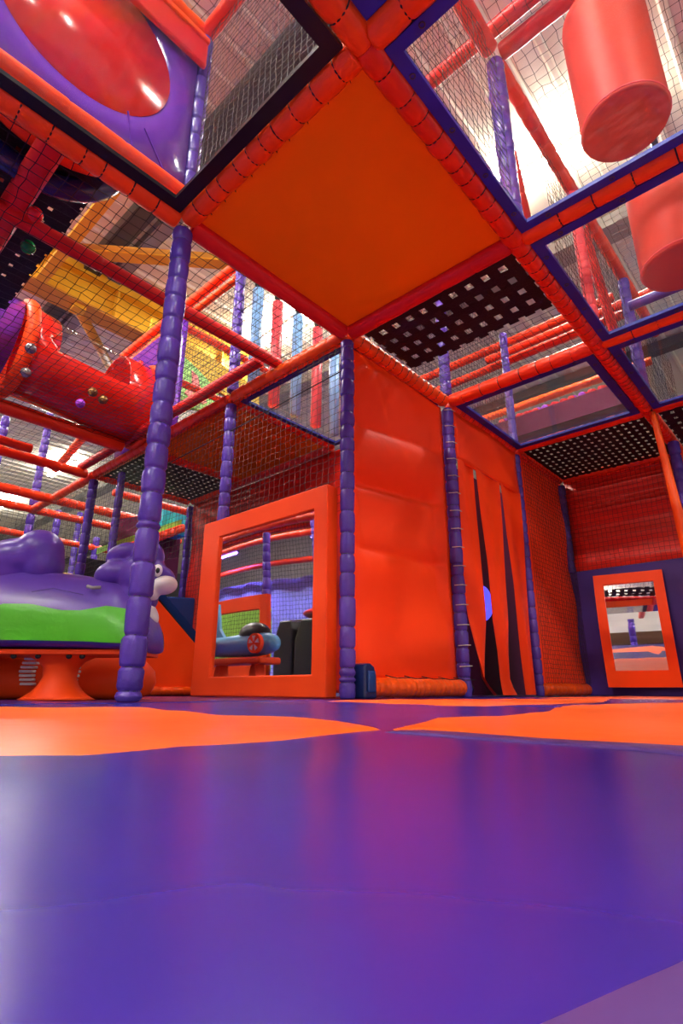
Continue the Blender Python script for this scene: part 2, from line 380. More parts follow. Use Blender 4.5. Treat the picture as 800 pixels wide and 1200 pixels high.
def hall():
    ZR = 5.6
    # roof: separate ribbed sheets seen from below
    root = MB().box((-9, -6, ZR+.10), (16, 26, ZR+.16)).build('ceiling', 'roof'); tag(root, kind='structure'); WORLD['ceiling'] = tuple(root.location)
    sh = bpy.data.meshes.new('roof_sheet'); V = []; F = []
    prof = [(0, 0), (.02, -.03), (.06, -.03), (.08, 0), (.30, 0), (.32, -.03), (.36, -.03), (.38, 0), (.60, 0)]
    for x in (0, 6.25):
        V += [(x, a, b) for a, b in prof]
    k = len(prof); F = [(i, i+1, k+i+1, k+i) for i in range(k-1)]
    sh.from_pydata(V, [], F); sh.materials.append(M['roof'])
    y = -3
    while y < 20:
        for x in (-2.75, 3.5, 9.75):
            o = bpy.data.objects.new('roof_sheet', sh); COL.objects.link(o); o.parent = root
            o.location = Vector((x, y, ZR+.095))-Vector(WORLD['ceiling'])
        y += .605
    for x, wd, mt in ((-3.6, .16, 'dark_steel'), (2.2, .22, 'dark_steel'), (6.3, .34, 'grey_steel'), (9.5, .2, 'dark_steel')):
        MB().box((x-wd/2, -6, ZR-.10), (x+wd/2, 26, ZR+.065)).build('purlin', mt, root)
    MB().box((2.42, -6, ZR-.06), (2.60, 26, ZR+.065)).build('purlin', 'grey_steel', root)
    for nm, a, b in (('wall_far', (-9, 26, -.1), (16, 26.2, 6)), ('wall_right', (16, -6, -.1), (16.2, 26, 6)), ('wall_left', (-9.2, -6, -.1), (-9, 26, 6))):
        tag(MB().box(a, b).build(nm, 'wall'), kind='structure')
    # yellow painted truss across the hall
    t = thing('roof_truss', (-4, 7.2, 4.7), 'yellow box girder with slanted ochre braces under the hall roof', 'girder')
    MB().box((1.5, 6.68, 4.97), (5.2, 7.0, 5.01)).build('bottom_flange', 'ochre_steel', t)
    MB().box((1.5, 6.80, 5.01), (5.2, 6.88, 5.45)).build('web_plate', 'yellow_steel', t)
    MB().box((1.5, 6.68, 5.45), (5.2, 7.0, 5.6)).build('top_flange', 'yellow_steel', t)
    for x in (1.7, 2.6, 3.5, 4.4): MB().box((x, 6.69, 5.01), (x+.03, 6.80, 5.45)).build('stiffener', 'yellow_steel', t)
    t2 = thing('brace', (2.0, 6.6, 4.4), 'slim ochre tube brace slanting down below the yellow girder', 'brace')
    MB().tube([(2.15, 6.85, 5.0), (3.15, 7.9, 4.95)], .07, 12).build('tube', 'ochre_steel', t2, True)
    MB().box((2.07, 6.72, 4.90), (2.23, 6.9, 4.968)).build('gusset', 'yellow_steel', t2)
    t3 = thing('cross_beam', (1.9, 5.6, 5.0), 'ochre beam running level between girder and the tied post', 'girder')
    MB().bar((1.7, 5.9, 5.05), (3.9, 3.9, 5.05), .05, .14).build('web_plate', 'ochre_steel', t3)
    MB().bar((1.7, 5.9, 4.98), (3.9, 3.9, 4.98), .16, .02).build('bottom_flange', 'yellow_steel', t3)
    t4 = thing('cross_beam', (.6, 4, 5.0), 'yellow edged ochre beam rising left of the girder', 'girder')
    MB().bar((1.62, 4.3, 5.07), (1.62, 6.66, 5.07), .05, .16).build('web_plate', 'ochre_steel', t4)
    MB().bar((1.62, 4.3, 4.98), (1.62, 6.66, 4.98), .13, .02).build('bottom_flange', 'yellow_steel', t4)
hall()
def strip_light(x, y, z, label, group=None, L=1.5, power=None):
    t = thing('strip_light', (x, y, z), label, 'ceiling light', group)
    MB().box((x-.09, y-L/2, z+.03), (x+.09, y+L/2, z+.09)).build('housing', 'white', t)
    for dx in (-.05, .05): MB().tube([(x+dx, y-L/2+.02, z+.012), (x+dx, y+L/2-.02, z+.012)], .018, 10).build('tube', 'lamp', t, True)
    MB().tube([(x, y, z+.09), (x, y, 5.70)], .006, 6).build('hanger', 'grey_steel', t)
    ld = bpy.data.lights.new('tube_light', 'AREA'); ld.shape = 'RECTANGLE'; ld.size = .25; ld.size_y = L; ld.energy = power or TUBE_POWER; ld.color = (1, .97, .93)
    lo = bpy.data.objects.new('tube_light', ld); COL.objects.link(lo); lo.parent = t; lo.location = (0, 0, -.02)
    up = bpy.data.lights.new('added_uplight', 'AREA'); up.shape = 'RECTANGLE'; up.size = .2; up.size_y = L; up.energy = (power or TUBE_POWER)*(1.3 if x > 0 else 3.2); up.color = (1, .95, .84)  # upward light added above the housing to brighten the roof
    uo = bpy.data.objects.new('added_uplight', up); COL.objects.link(uo); uo.parent = t; uo.location = (0, 0, .12); uo.rotation_euler = (math.pi, 0, 0)
    return t
LR = 4.78
strip_light(LR, 1.25, 5.45, 'bright strip light seen through the nearest clear floor panel', power=90)
strip_light(LR, 5.7, 5.45, 'bright strip light beside the hanging blue and red rollers', power=90)
for y, lb in ((9.9, 'distant strip light just right of the nearest post'), (14.2, 'distant strip light low in the far left, nearer of two'), (18.6, 'farthest strip light, low at the left edge')): strip_light(LR, y, 5.45, lb, 'distant strip lights of the right row', power=90)
ORD = ['first', 'second', 'third', 'fourth', 'fifth']
for k, y in enumerate((-3.2, 1.2, 5.6, 10.0, 14.4)): strip_light(-.9, y, 5.45, 'added fill strip light of the row above and left of the viewer, %s from the open end' % ORD[k], 'added fill strip lights of the rear row', power=110)  # row added to light the surfaces that face left
for k, y in enumerate((-3.0, 1.8, 6.2)): strip_light(-5.2, y, 5.45, 'added fill strip light near the left wall of the hall, %s from the open end' % ORD[k], 'added fill strip lights of the open side', power=110)  # further row added as fill from the left and behind the camera

# ================================================================== PLAY FRAME, LEVEL ONE
X0, X1, X2, X3, X4 = XS; Y0, Y1, Y2, Y3, Y4 = YS
# ---- posts
z10 = [0, .034, .111, .216, .349, .472, .597, .625, .738, .834, .934, 1.022, 1.116, 1.217, 1.3, 1.41, 1.511, 1.619, 1.712, 1.812, 1.919, 1.985]
post(X0, Y1, [(0, 1.985, z10, 'purple_pad'), (2.09, H2-.04, .13, 'purple_pad')], 'purple padded post nearest the viewer, in front of the ride-on creature', r=.042, ties=True, n=18)
z11 = [0, .074, .10, .141, .233, .336, .483, .605, .703, .818, .935, 1.055, 1.153, 1.279, 1.356, 1.435, 1.514, 1.622, 1.722, 1.789, 1.846, 1.933, 1.985]
post(X1, Y1, [(0, 1.985, z11, 'purple_pad'), (2.09, H2-.04, .13, 'purple_pad')], 'purple padded post between the large mirror and the orange sheet wall', r=.040, ties=True, n=16)
post(X2, Y1, [(0, 1.985, .105, 'purple_pad'), (2.09, H2-.04, .11, 'purple_pad')], 'purple padded post between the orange sheet wall and the slit curtain', r=.042, ties=True)
post(X3, Y1, [(0, 1.985, .10, 'purple_pad'), (2.09, H2-.04, .11, 'purple_pad')], 'purple padded post right of the slit curtain', r=.036, ties=True)
post(X4-.02, Y1, [(1.10, 1.985, .10, 'purple_pad')], 'short dark purple post in the back corner above the purple panel', r=.04)
post(X3, Y0, [(2.09, H2-.04, .11, 'purple_pad')], 'purple upper post over the corner of the third clear panel', r=.042)
post(4.85, .745, [(0, 1.985, .12, 'purple_pad')], 'purple post behind the hanging orange flap at right edge', r=.042)
post(X1, Y0, [(2.09, H2-.04, .12, 'purple_pad')], 'purple upper post seen through the nearest clear panel', r=.045)
post(X2, Y0, [(2.09, H2-.04, .07, 'pink_red')], 'pale red ringed upper post seen through the second clear panel', r=.036)
post(X1, Y2, [(0, 1.985, .11, 'purple_pad'), (2.09, H2-.04, .12, 'purple_pad')], 'purple padded post rising behind the large mirror', r=.040, ties=True)
post(X2, Y4, [(0, 1.985, .12, 'purple_pad')], 'dark purple post beside the orange netted wall behind the slide', r=.040)
post(X1, Y4, [(0, 1.985, .11, 'purple_pad')], 'dark purple post left of the tied front post, under a beam junction', r=.042)
post(2.11, 4.69, [(0, 1.96, .11, 'purple_pad')], 'dark purple post just right of the junction post, below black webbing', r=.036)
post(X1, 6.77, [(0, 1.985, .11, 'purple_pad'), (2.09, 3.3, .11, 'purple_pad')], 'pale purple post farther back, with a beam crossing at its middle', r=.045)
post(1.55, 6.6, [(0, 1.985, .11, 'purple_pad'), (2.09, 3.0, .11, 'purple_pad')], 'purple post left of the pale purple one in the far left', r=.042)
post(2.9, 8.4, [(0, 2.6, .12, 'purple_pad')], 'distant purple post seen above the creature\'s back', r=.05)
post(3.35, 8.0, [(0, 2.2, .12, 'purple_pad')], 'distant purple post between junction post and its neighbour', r=.045)
post(3.9, 10.2, [(0, 3.2, .14, 'purple_pad')], 'farthest thin purple post in the left background', r=.05)
# ---- level one beams: along X (right-away) and along Y (left-away)
def bx(xa, xb, y, label, **k): return beam('padded_beam', (xa, y, k.pop('z', H)), (xb, y, k.pop('z2', k.get('zz', H))), label, **{a: b for a, b in k.items() if a != 'zz'})
def BX(xa, xb, y, z, label, **k): return beam('padded_beam', (xa, y, z), (xb, y, z), label, **k)
def BY(x, ya, yb, z, label, **k): return beam('padded_beam', (x, ya, z), (x, yb, z), label, **k)
g = .034
BY(X0, Y0+g, Y1-g, H, 'orange segmented beam on the left edge of the big orange board', ties=True, r=.048)
BX(X0+.0, X1-.0, Y0, H, 'red orange segmented beam on the right edge of the big orange board', mt='red_pad', ties=True, r=.048)
BX(X0+g, X1-g, Y1, H, 'smooth crimson beam on the lower left edge of the big orange board', mt='red', r=.045, seg=.5, pinch=.97, crinkle=.02)
BY(X1, Y0+g, Y1-g, H, 'smooth red beam on the lower right edge of the big orange board', mt='red', r=.045, seg=.2, pinch=.93, crinkle=.02)
BX(X1+g, X2-g, Y1, H, 'orange segmented beam above the orange sheet wall', ties=True, seg=.065, r=.046)
BX(X2+g, X3-g, Y1, H, 'red segmented beam above the slit curtain', mt='red_pad', ties=True, seg=.065, r=.044)
BX(X3+g, X4-g, Y1, H, 'red laced beam on top of the netted orange wall', mt='red_pad', seg=.06, r=.042)
BX(X1+.0, X2-.0, Y0, H, 'red orange segmented beam beside the woven black strap floor', mt='red_pad', ties=True, seg=.075, r=.048)
BX(X2, X3, Y0, H, 'red orange segmented beam between two blue framed clear panels', mt='red_pad', ties=True, seg=.06, r=.046)
BX(X3+g, X4-g, Y0, H, 'red laced beam right of the hanging flap', mt='red_pad', seg=.07, r=.044)
BY(X2, Y0+g, Y1-g, H, 'orange red beam between woven straps and the far clear panel', mt='red_pad', seg=.13, pinch=.92, ties=True)
BY(X3, Y0+g, Y1-g, H, 'thin red beam edging the perforated black floor', mt='red_pad', seg=.08, r=.040, pinch=.92)
BY(X4, Y0, Y1-g, H, 'red beam over the netted red back wall', mt='red_pad', seg=.08, r=.04)
BX(-1.2, X0, Y0, H, 'orange segmented beam running off the top of the picture', ties=True, seg=.12, r=.048)
BY(X0, -1.0, Y0-g, H, 'orange segmented beam leading from the top junction to upper right', ties=True, seg=.13, r=.048)
BX(-.6, X0-g, Y1, H, 'orange segmented beam under the purple panel with round opening', ties=True, seg=.11, r=.05)
BY(X1, -.6, Y0-g, H, 'flat segmented orange beam between first and second clear panels', seg=.15, pinch=.92, ties=True, r=.046)
BY(X2, -.6, Y0-g, H, 'orange beam between second and third clear panels', seg=.15, pinch=.92, ties=True, r=.044)
BY(X3, -.6, Y0-g, H, 'thin orange beam beyond the third clear panel', mt='red_pad', seg=.12, pinch=.92, r=.040)
BY(X1, Y1+g, Y2-g, H, 'orange beam with net lashed to it, left of the middle post', seg=.08, r=.044, pinch=.93)
BY(X1, Y2+g, Y4-g, H, 'long red orange beam on the left edge of the far orange board', mt='red_pad', seg=.1, r=.044, pinch=.93)
BX(X1+g, X2-g, Y2, H, 'red segmented beam behind the clear panel over the mirror', mt='red_pad', seg=.06, r=.044)
BX(X1+g, X2-g, 4.22, H, 'red segmented beam before the dark webbing', mt='red_pad', seg=.06, r=.042)
BX(X1+g, X2-g, Y4, H, 'red segmented beam beyond the dark webbing', mt='red_pad', seg=.07, r=.042)
BY(X2, Y2+g, Y4-g, H, 'red laced beam on top of the dark red far wall', mt='red_pad', seg=.07, r=.042)
BY(1.93, 2.50, 5.2, 2.10, 'smooth red rail running left away above the long orange beam', mt='red', r=.040, seg=.9, pinch=.97, crinkle=.02)
BX(-.4, 2.03, 2.42, 2.09, 'smooth crimson rail crossing behind the nearest post', mt='red', r=.038, seg=.6, pinch=.98, crinkle=.02)
BY(.42, Y1+.06, 2.9, 2.14, 'thick smooth red roller at upper left, behind the net', mt='red', r=.055, seg=.9, pinch=.97, crinkle=.02)
BX(.2, 1.98, 5.18, H, 'red beam reaching left from the beam junction', mt='red_pad', seg=.12, pinch=.94, r=.045)
BX(.2, 1.9, 4.30, H, 'thick orange red beam under the red tube slide', mt='red_pad', seg=.5, pinch=.96, r=.055)
BX(.2, 1.4, 4.95, H, 'orange red beam below the thick one at far left', mt='red_pad', seg=.2, pinch=.96, r=.04)
BX(.3, 4.0, 6.2, H, 'long orange red beam across the left background, upper of a pair', mt='red_pad', seg=.12, pinch=.92, r=.05)
BX(.3, 4.0, 6.75, H, 'long orange red beam across the left background, lower of a pair', mt='red_pad', seg=.12, pinch=.92, r=.045)
BX(.3, 4.2, 8.0, H, 'thin far red beam below the pair in the left background', mt='red_pad', seg=.14, pinch=.92, r=.045)
BY(X1, Y4+g, 6.75, H, 'red beam continuing left away beyond the junction post', mt='red_pad', seg=.12, pinch=.94, r=.045)
beam('padded_beam', (1.72, 4.5, 2.25), (2.0, 6.1, 2.35), 'short orange beam slanting below the red tube slide', mt='orange_pad', r=.04, seg=.12, pinch=.93)
BX(2.4, 4.2, 5.48, H, 'red beam crossing below the dark webbing', mt='red_pad', seg=.12, pinch=.94, r=.042)
# ---- floor pads at the foot of the front walls
BX(X1+.14, X2-.05, Y1, .055, 'orange padded roll at the foot of the orange sheet wall', seg=.05, mt='orange_pad', r=.05, pinch=.95)
BX(X3+.05, X4-.01, Y1, .05, 'orange padded roll at the foot of the netted orange wall', seg=.08, mt='orange_pad', r=.05, pinch=.93)
# ---- boards overhead
tag(MB().box((X0+.01, Y0+.01, H+.012), (X1-.01, Y1-.01, H+.045)).build('deck_board', 'orange_board', bevel=.004), 'big flat orange board overhead between four beams', 'deck board')
tag(MB().box((X1+.02, Y2+.02, H+.012), (X2-.02, 4.2, H+.045)).build('deck_board', 'orange_board', bevel=.004), 'darker orange board overhead behind the net, above the mirror', 'deck board')
for (x, y) in ((X0+.08, Y1-.3), (X0+.5, Y1-.07), (X1-.08, Y1-.5), (X1-.35, Y0+.06)):
    pass
# ---- clear floor panels with coloured frames
def clear_panel(x0, x1, y0, y1, label, frame, wd=.05, z=H-.012, mt='clear', eyes=True):
    t = thing('clear_floor_panel', ((x0+x1)/2, (y0+y1)/2, z), label, 'clear panel')
    MB().box((x0+wd*.6, y0+wd*.6, z+.006), (x1-wd*.6, y1-wd*.6, z+.012)).build('clear_sheet', mt, t)
    for a, b in (((x0, y0), (x1, y0+wd)), ((x0, y1-wd), (x1, y1)), ((x0, y0+wd), (x0+wd, y1-wd)), ((x1-wd, y0+wd), (x1, y1-wd))):
        MB().box((*a, z-.012), (*b, z+.006)).build('frame_strip', frame, t)
    if eyes:
        e = []
        for k in range(4):
            f = (k+.5)/4
            e += [(x0+wd/2, y0+(y1-y0)*f), (x1-wd/2, y0+(y1-y0)*f), (x0+(x1-x0)*f, y1-wd/2), (x0+(x1-x0)*f, y0+wd/2)]
        for x, y in e:
            MB().tube([(x+.009*math.cos(a), y+.009*math.sin(a), z-.013) for a in np.linspace(0, 2*math.pi, 11)[:-1]], .0025, 5, closed=True).build('eyelet', 'dark_steel', t, True)
    return t
clear_panel(X0+.045, X1-.045, -.33, Y0-.045, 'scuffed clear floor panel in a blue frame, nearest at upper right', 'blue_frame', .045)
clear_panel(X1+.045, X2-.045, -.33, Y0-.045, 'clear floor panel in a blue frame, second along the right side', 'blue_frame', .05)
clear_panel(X2+.045, X3-.045, -.33, Y0-.045, 'clear floor panel in a blue frame, third and farthest along the right side', 'blue_frame', .055, mt='clear_dark')
clear_panel(X2+.045, X3-.045, Y0+.045, Y1-.045, 'clear floor panel in a blue frame, above the slit curtain and below the ball pool', 'blue_frame', .055)
clear_panel(X1+.045, X2-.045, Y1+.045, Y2-.045, 'clear floor panel in a dark blue frame, left of the orange sheet wall', 'blue_frame', .04)
clear_panel(-.2, X0-.05, Y0+.05, Y1-.05, 'clear floor panel in a black frame, at upper left', 'black_strip', .055, mt='clear_dark', eyes=False)
tag(MB().box((-.2, -.33, H-.01), (X0-.05, Y0-.05, H+.01)).build('deck_board', 'blue_frame'), 'dark blue board overhead at the very top of the picture', 'deck board')
# ---- woven webbing floors
def webbing(x0, x1, y0, y1, label, nx, ny, fill=.58, z=H, th=.004, sag=0, mt='strap', zf=None):
    t = thing('webbing_floor', ((x0+x1)/2, (y0+y1)/2, z), label, 'webbing')
    px = (x1-x0)/nx; py = (y1-y0)/ny; w0 = Vector(WORLD[t.name])
    zf = zf or (lambda x, y: 0)
    def strip(pts, side, half, zo):
        V = []; F = []
        for i, p in enumerate(pts):
            s_ = (zo if i % 2 else -zo)
            V += [(p[0]+side[0]*half, p[1]+side[1]*half, p[2]+s_), (p[0]-side[0]*half, p[1]-side[1]*half, p[2]+s_)]
        F = [(2*i, 2*i+1, 2*i+3, 2*i+2) for i in range(len(pts)-1)]
        return MB().add(V, F)
    for i in range(nx):
        x = x0+px*(i+.5); q = 1 if i % 2 else -1
        strip([(x, y0+py*(j+.5 if 0 < j < ny-1 else (0 if j == 0 else ny)), z+zf(x, y0+py*j)) for j in range(ny)], (1, 0), px*fill/2, .003*q).build('strap', mt, t)
    for j in range(ny):
        y = y0+py*(j+.5); q = -1 if j % 2 else 1
        strip([(x0+px*(i+.5 if 0 < i < nx-1 else (0 if i == 0 else nx)), y, z+zf(x0+px*i, y)) for i in range(nx)], (0, 1), py*fill/2, .003*q).build('strap', mt, t)
    return t
webbing(X1+.05, X1+.60, Y0+.05, Y1-.05, 'woven black strap floor with square gaps, right of the big orange board', 5, 10, .62, z=H+.03)
webbing(X3+.04, X4-.03, Y0+.04, Y1-.03, 'perforated black strap floor above the netted red wall', 11, 17, .66)
webbing(X3+.04, X4+.6, -.7, Y0-.05, 'perforated black strap floor at the right edge of the picture', 14, 18, .68)
webbing(X1+.04, X2-.03, 4.26, Y4-.04, 'dark strap floor behind the nearest post, left of the mirror', 15, 12, .72)
webbing(-.4, .68, 2.12, 3.45, 'black strap floor at the upper left edge behind the net', 10, 12, .80, z=2.27)

# ================================================================== NETS
net((-.9, Y1+.02, H+.01), (1,0,0), (0,1,0), X1+.9-.04, 2.45, 'horizontal black net stretched over the left bay, balls lying on it', pitch=.056, rc=.0018, wob=.0028, sag=-.03)
net((-.4, 4.34, H+.02), (1,0,0), (0,1,0), X1+.4-.04, 2.4, 'farther horizontal net in the left background', pitch=.056, rc=.0015, wob=.005)
net((X1-.01, Y1+.04, .95), (0,1,0), (0,0,1), Y4-Y1-.08, H-.95, 'upright black net on the bay behind the large mirror', pitch=.046, rc=.0015, wob=.0022)
net((X1, Y4+.04, .02), (0,1,0), (0,0,1), 3.4, H-.05, 'upright net in the left background above the creature', pitch=.05, rc=.0015)
tag(MB().tube([(X1-.012, Y1+.02, 1.80), (X1-.012, Y2, 1.765), (X1-.012, 4.3, 1.74)], .0035, 6).build('lashing_cord', 'cord', smooth=True), 'black cord running slantwise across the net above the mirror', 'cord')
net((X3+.03, Y1-.045, .1), (1,0,0), (0,0,1), X4-X3-.06, H-.14, 'small mesh net in front of the bright orange wall', pitch=.036, rc=.0015, wob=.002)
net((X4-.05, Y0+.04, 1.10), (0,1,0), (0,0,1), Y1-Y0-.08, H-1.14, 'small mesh net in front of the red back wall', pitch=.040, rc=.0015, wob=.002)
net((X1+.62, Y0+.05, H+.02), (1,0,0), (0,1,0), X2-X1-.66, Y1-Y0-.1, 'horizontal net beyond the woven strap floor', pitch=.05, rc=.0015)
net((X0+.0, Y0+.06, H+.06), (0,1,0), (0,0,1), Y1-Y0-.12, H2-H-.1, 'upright fine net above the left edge of the orange board', pitch=.036, rc=.0015, wob=.002)
net((X0+.02, Y0-.02, H+.06), (1,0,0), (0,0,1), X1-X0-.06, H2-H-.1, 'upright net above the right edge of the orange board', pitch=.05, rc=.0015, wob=.003)
net((X1, Y1, H+.06), (0,1,0), (0,0,1), Y2-Y1, H2-H-.1, 'upright net before the hanging rollers', pitch=.045, rc=.0015, wob=.003)
net((X1+.03, Y1, H+.06), (1,0,0), (0,0,1), X2-X1-.06, H2-H-.1, 'upright net over the beam above the orange sheet wall', pitch=.045, rc=.0015, wob=.003)
net((X2+.03, Y1, H+.06), (1,0,0), (0,0,1), X3-X2-.06, H2-H-.1, 'upright net over the beam above the slit curtain', pitch=.045, rc=.0015, wob=.003)
net((-.3, -.8, H2+.02), (1,0,0), (0,1,0), 2.3, 1.5, 'level net ceiling over the clear panel at upper right', pitch=.055, rc=.0015, wob=.0035)
net((2.05, -.8, H2+.02), (1,0,0), (0,1,0), 3.2, 1.5, 'level net ceiling over the second and third clear panels', pitch=.055, rc=.0015, wob=.0035)
net((-.6, .8, H2+.02), (1,0,0), (0,1,0), 2.6, 1.0, 'level net ceiling over the black framed panel', pitch=.055, rc=.0015, wob=.0035)
net((X1, 2.0, H2+.02), (1,0,0), (0,1,0), 2.2, 2.9, 'level net ceiling over the hanging rollers', pitch=.055, rc=.0015)
net((X1, Y2+.02, H+.06), (0,1,0), (0,0,1), 2.2, H2-H-.1, 'upright net between the tube slide landing and the green board', pitch=.045, rc=.0015)
net((X1+.6, Y0+.01, H+.06), (1,0,0), (0,0,1), 3.2, H2-H-.1, 'upright net along the right hand upper walkway', pitch=.05, rc=.0015, wob=.003)

# ================================================================== WALLS OF THE FRONT BAYS
def fold(a, b):
    return 1.9*min(1, a/.12, (1-a)/.12)*(.012*math.sin(b*9+a*1.3)+.010*math.sin(b*21-a*2.1+1)+.034*(math.exp(-max(0,(b-.56-.05*a))/.10) if b > .56+.05*a else math.exp((b-.56-.05*a)/.022))*-1+.024*math.exp(-abs(b-.36-.02*a)/.04)*-1+.016*math.exp(-abs(b-.75-.06*a)/.03)*-1)
t = thing('sheet_wall', ((X1+X2)/2, Y1, .1), 'taut orange tarpaulin wall with level folds, between two purple posts', 'sheet wall')
cloth_mb((X1+.05, Y1+.03, .10), (1,0,0), (0,0,1), X2-X1-.10, H-.15, 40, 110, fold).build('tarpaulin', 'orange_tarp', t, True)
for k in range(15):
    z = .18+k*.127
    MB().tube([(X2-.055, Y1-.005, z), (X2-.02, Y1-.045, z+.003), (X2+.03, Y1-.045, z+.006)], .003, 5).build('lashing', 'cord_white', t)
for k in range(5): MB().tube([(X1+.3+k*.17, Y1+.01, .115), (X1+.33+k*.17, Y1-.05, .10), (X1+.47+k*.17, Y1-.045, .105)], .0025, 5).build('lashing', 'cord', t)
# slit curtain
t = thing('slit_curtain', ((X2+X3)/2, Y1, H), 'orange curtain cut into hanging strips over a dark doorway', 'curtain')
cloth_mb((X2+.045, Y1-.012, 1.60), (1,0,0), (0,0,1), X3-X2-.08, H-1.64, 20, 8, lambda a, b: .006*math.sin(a*9+b*3)).build('header_panel', 'orange_tarp', t, True)
MB().tube([(X2+.05, Y1-.018, 1.62), (X3-.04, Y1-.018, 1.60)], .003, 6).build('seam', 'red', t)
def strip(xt0, xt1, pts, zb, ztop=1.61, tw=0):
    """pts: (z, xleft, xright, y offset) from top to bottom"""
    V = []; n = 30
    P = np.array(pts, float)[::-1]
    for k in range(n+1):
        z = zb+(ztop-zb)*k/n
        xl = np.interp(z, P[:,0], P[:,1]); xr = np.interp(z, P[:,0], P[:,2]); yo = np.interp(z, P[:,0], P[:,3])
        for j in range(7):
            f = j/6; y = Y1-.02-yo+.012*math.sin(f*5+z*2.5+xt0*7)+tw*(f-.5)*(1-min(1, z/.5))
            V.append((xl+(xr-xl)*f, y, z))
    K = len(V); V += [(x, y+.003, z) for x, y, z in V]; F = []
    for k in range(n):
        for j in range(6):
            q = (k*7+j, k*7+j+1, (k+1)*7+j+1, (k+1)*7+j); F += [q, tuple(i+K for i in q[::-1])]
    MB().add(V, F).build('strip', 'orange_tarp', t, True)
strip(0, 0, [(1.61,3.19,3.43,0),(1.0,3.20,3.455,0),(.6,3.19,3.43,.01),(.3,3.21,3.39,.02),(.1,3.22,3.36,.03),(.01,3.31,3.47,.05)], .012, tw=.12)
strip(1, 0, [(1.61,3.44,3.83,.0),(1.25,3.475,3.84,.0),(.9,3.52,3.80,.01),(.6,3.52,3.76,.02),(.3,3.53,3.72,.02),(.1,3.51,3.72,.02),(.01,3.50,3.80,.03)], .012, tw=.06)
strip(2, 0, [(1.61,3.84,4.19,0),(1.2,3.86,4.19,0),(.8,3.92,4.17,0),(.3,3.95,4.14,.0),(.01,3.98,4.13,.0)], .012)
# what the doorway shows
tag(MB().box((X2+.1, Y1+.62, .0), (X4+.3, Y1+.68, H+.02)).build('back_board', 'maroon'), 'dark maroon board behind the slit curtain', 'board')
t = thing('porthole', (3.86, Y1+.60, .72), 'round blue glowing ring on the board behind the slit curtain', 'porthole')
cx, cz = 4.53, .80
MB().tube([(cx+.12*math.cos(a), Y1+.585, cz+.12*math.sin(a)) for a in np.linspace(0, 2*math.pi, 29)[:-1]], .045, 10, closed=True).build('ring', 'blue_lens', t, True)
MB().tube([(cx, Y1+.60, cz), (cx, Y1+.615, cz)], .08, 20).build('lens', 'maroon', t)
for x, lb in ((3.72, 'dark blue ball on the floor behind the left gap of the slit curtain'), (4.38, 'dark blue ball on the floor behind the right gap of the slit curtain')):
    tag(MB().ell((x, Y1+.32, .05), (.05,.05,.05), 14, 8).build('ball', 'dark_blue', smooth=True), lb, 'ball')
# netted orange wall, back wall, purple panel
tag(cloth_mb((X3+.03, Y1+.01, .08), (1,0,0), (0,0,1), X4-X3-.04, H-.1, 20, 60, lambda a, b: .012*math.sin(b*17+a*5)*math.sin(a*4+b)).build('sheet_wall', 'orange_tarp', None, True), 'orange tarpaulin wall behind small mesh net, right of the slit curtain', 'sheet wall')
tag(cloth_mb((X4, Y1-.02, 1.10), (0,-1,0), (0,0,1), 1.6, H-1.12, 12, 70, lambda a, b: .012*math.sin(b*24)+.012*math.sin(b*11+a)).build('sheet_wall', 'red_tarp', None, True), 'red rippled tarpaulin on the upper half of the back wall', 'sheet wall')
tag(MB().box((X4-.03, -1.2, 0), (X4+.03, Y1+.10, 1.11)).build('crash_pad', 'purple_board', bevel=.01), 'dark purple padded panel behind the small mirror', 'wall panel')
tag(MB().box((X4+.3, -1.4, .0), (X4+.4, 1.0, H)).build('crash_pad', 'purple_board', bevel=.01), 'dark purple panel at the right edge behind the flap', 'wall panel')
# hanging flap at the right
t = thing('door_flap', (X3+.0, Y0-.02, H-.05), 'long narrow orange flap hanging at the right edge', 'curtain')
V = []
for k in range(13):
    f = k/12; z = 1.99-1.16*f; yl = .750-.036*f; yr = .715-.072*f; xx = 4.18+.012*math.sin(f*5)
    V += [(xx, yl, z), (xx-.012, (yl+yr)/2, z), (xx, yr, z), (xx+.03, yr, z), (xx+.03, yl, z)]
F = [(k*5+j_, k*5+(j_+1) % 5, (k+1)*5+(j_+1) % 5, (k+1)*5+j_) for k in range(12) for j_ in range(5)]+[(4,3,2,1,0), (60,61,62,63,64)]
MB().add(V, F).build('flap', 'orange', t, True)
MB().tube([(4.19, .735, H-.02), (4.19, .735, 1.98)], .006, 6).build('lashing', 'cord', t)
beam('padded_post', (5.08, .745, .0), (5.08, .745, 1.98), 'thin red netted post right of the orange flap', 'padded post', mt='red_pad', r=.03, seg=.06)
# far bay: dark red wall behind the mirror, orange netted wall beside the slide
tag(cloth_mb((X2+.02, Y4-.05, .02), (0,-1,0), (0,0,1), Y4-Y1-.1, H-.06, 30, 50, lambda a, b: .012*math.sin(b*15+a*7)).build('sheet_wall', 'red_tarp', None, True), 'dark red tarpaulin wall deep in the bay behind the large mirror', 'sheet wall')
net((X2-.03, 3.9, .02), (0,1,0), (0,0,1), 1.2, H-.1, 'net over the orange wall beside the blue slide', pitch=.05, rc=.0018)

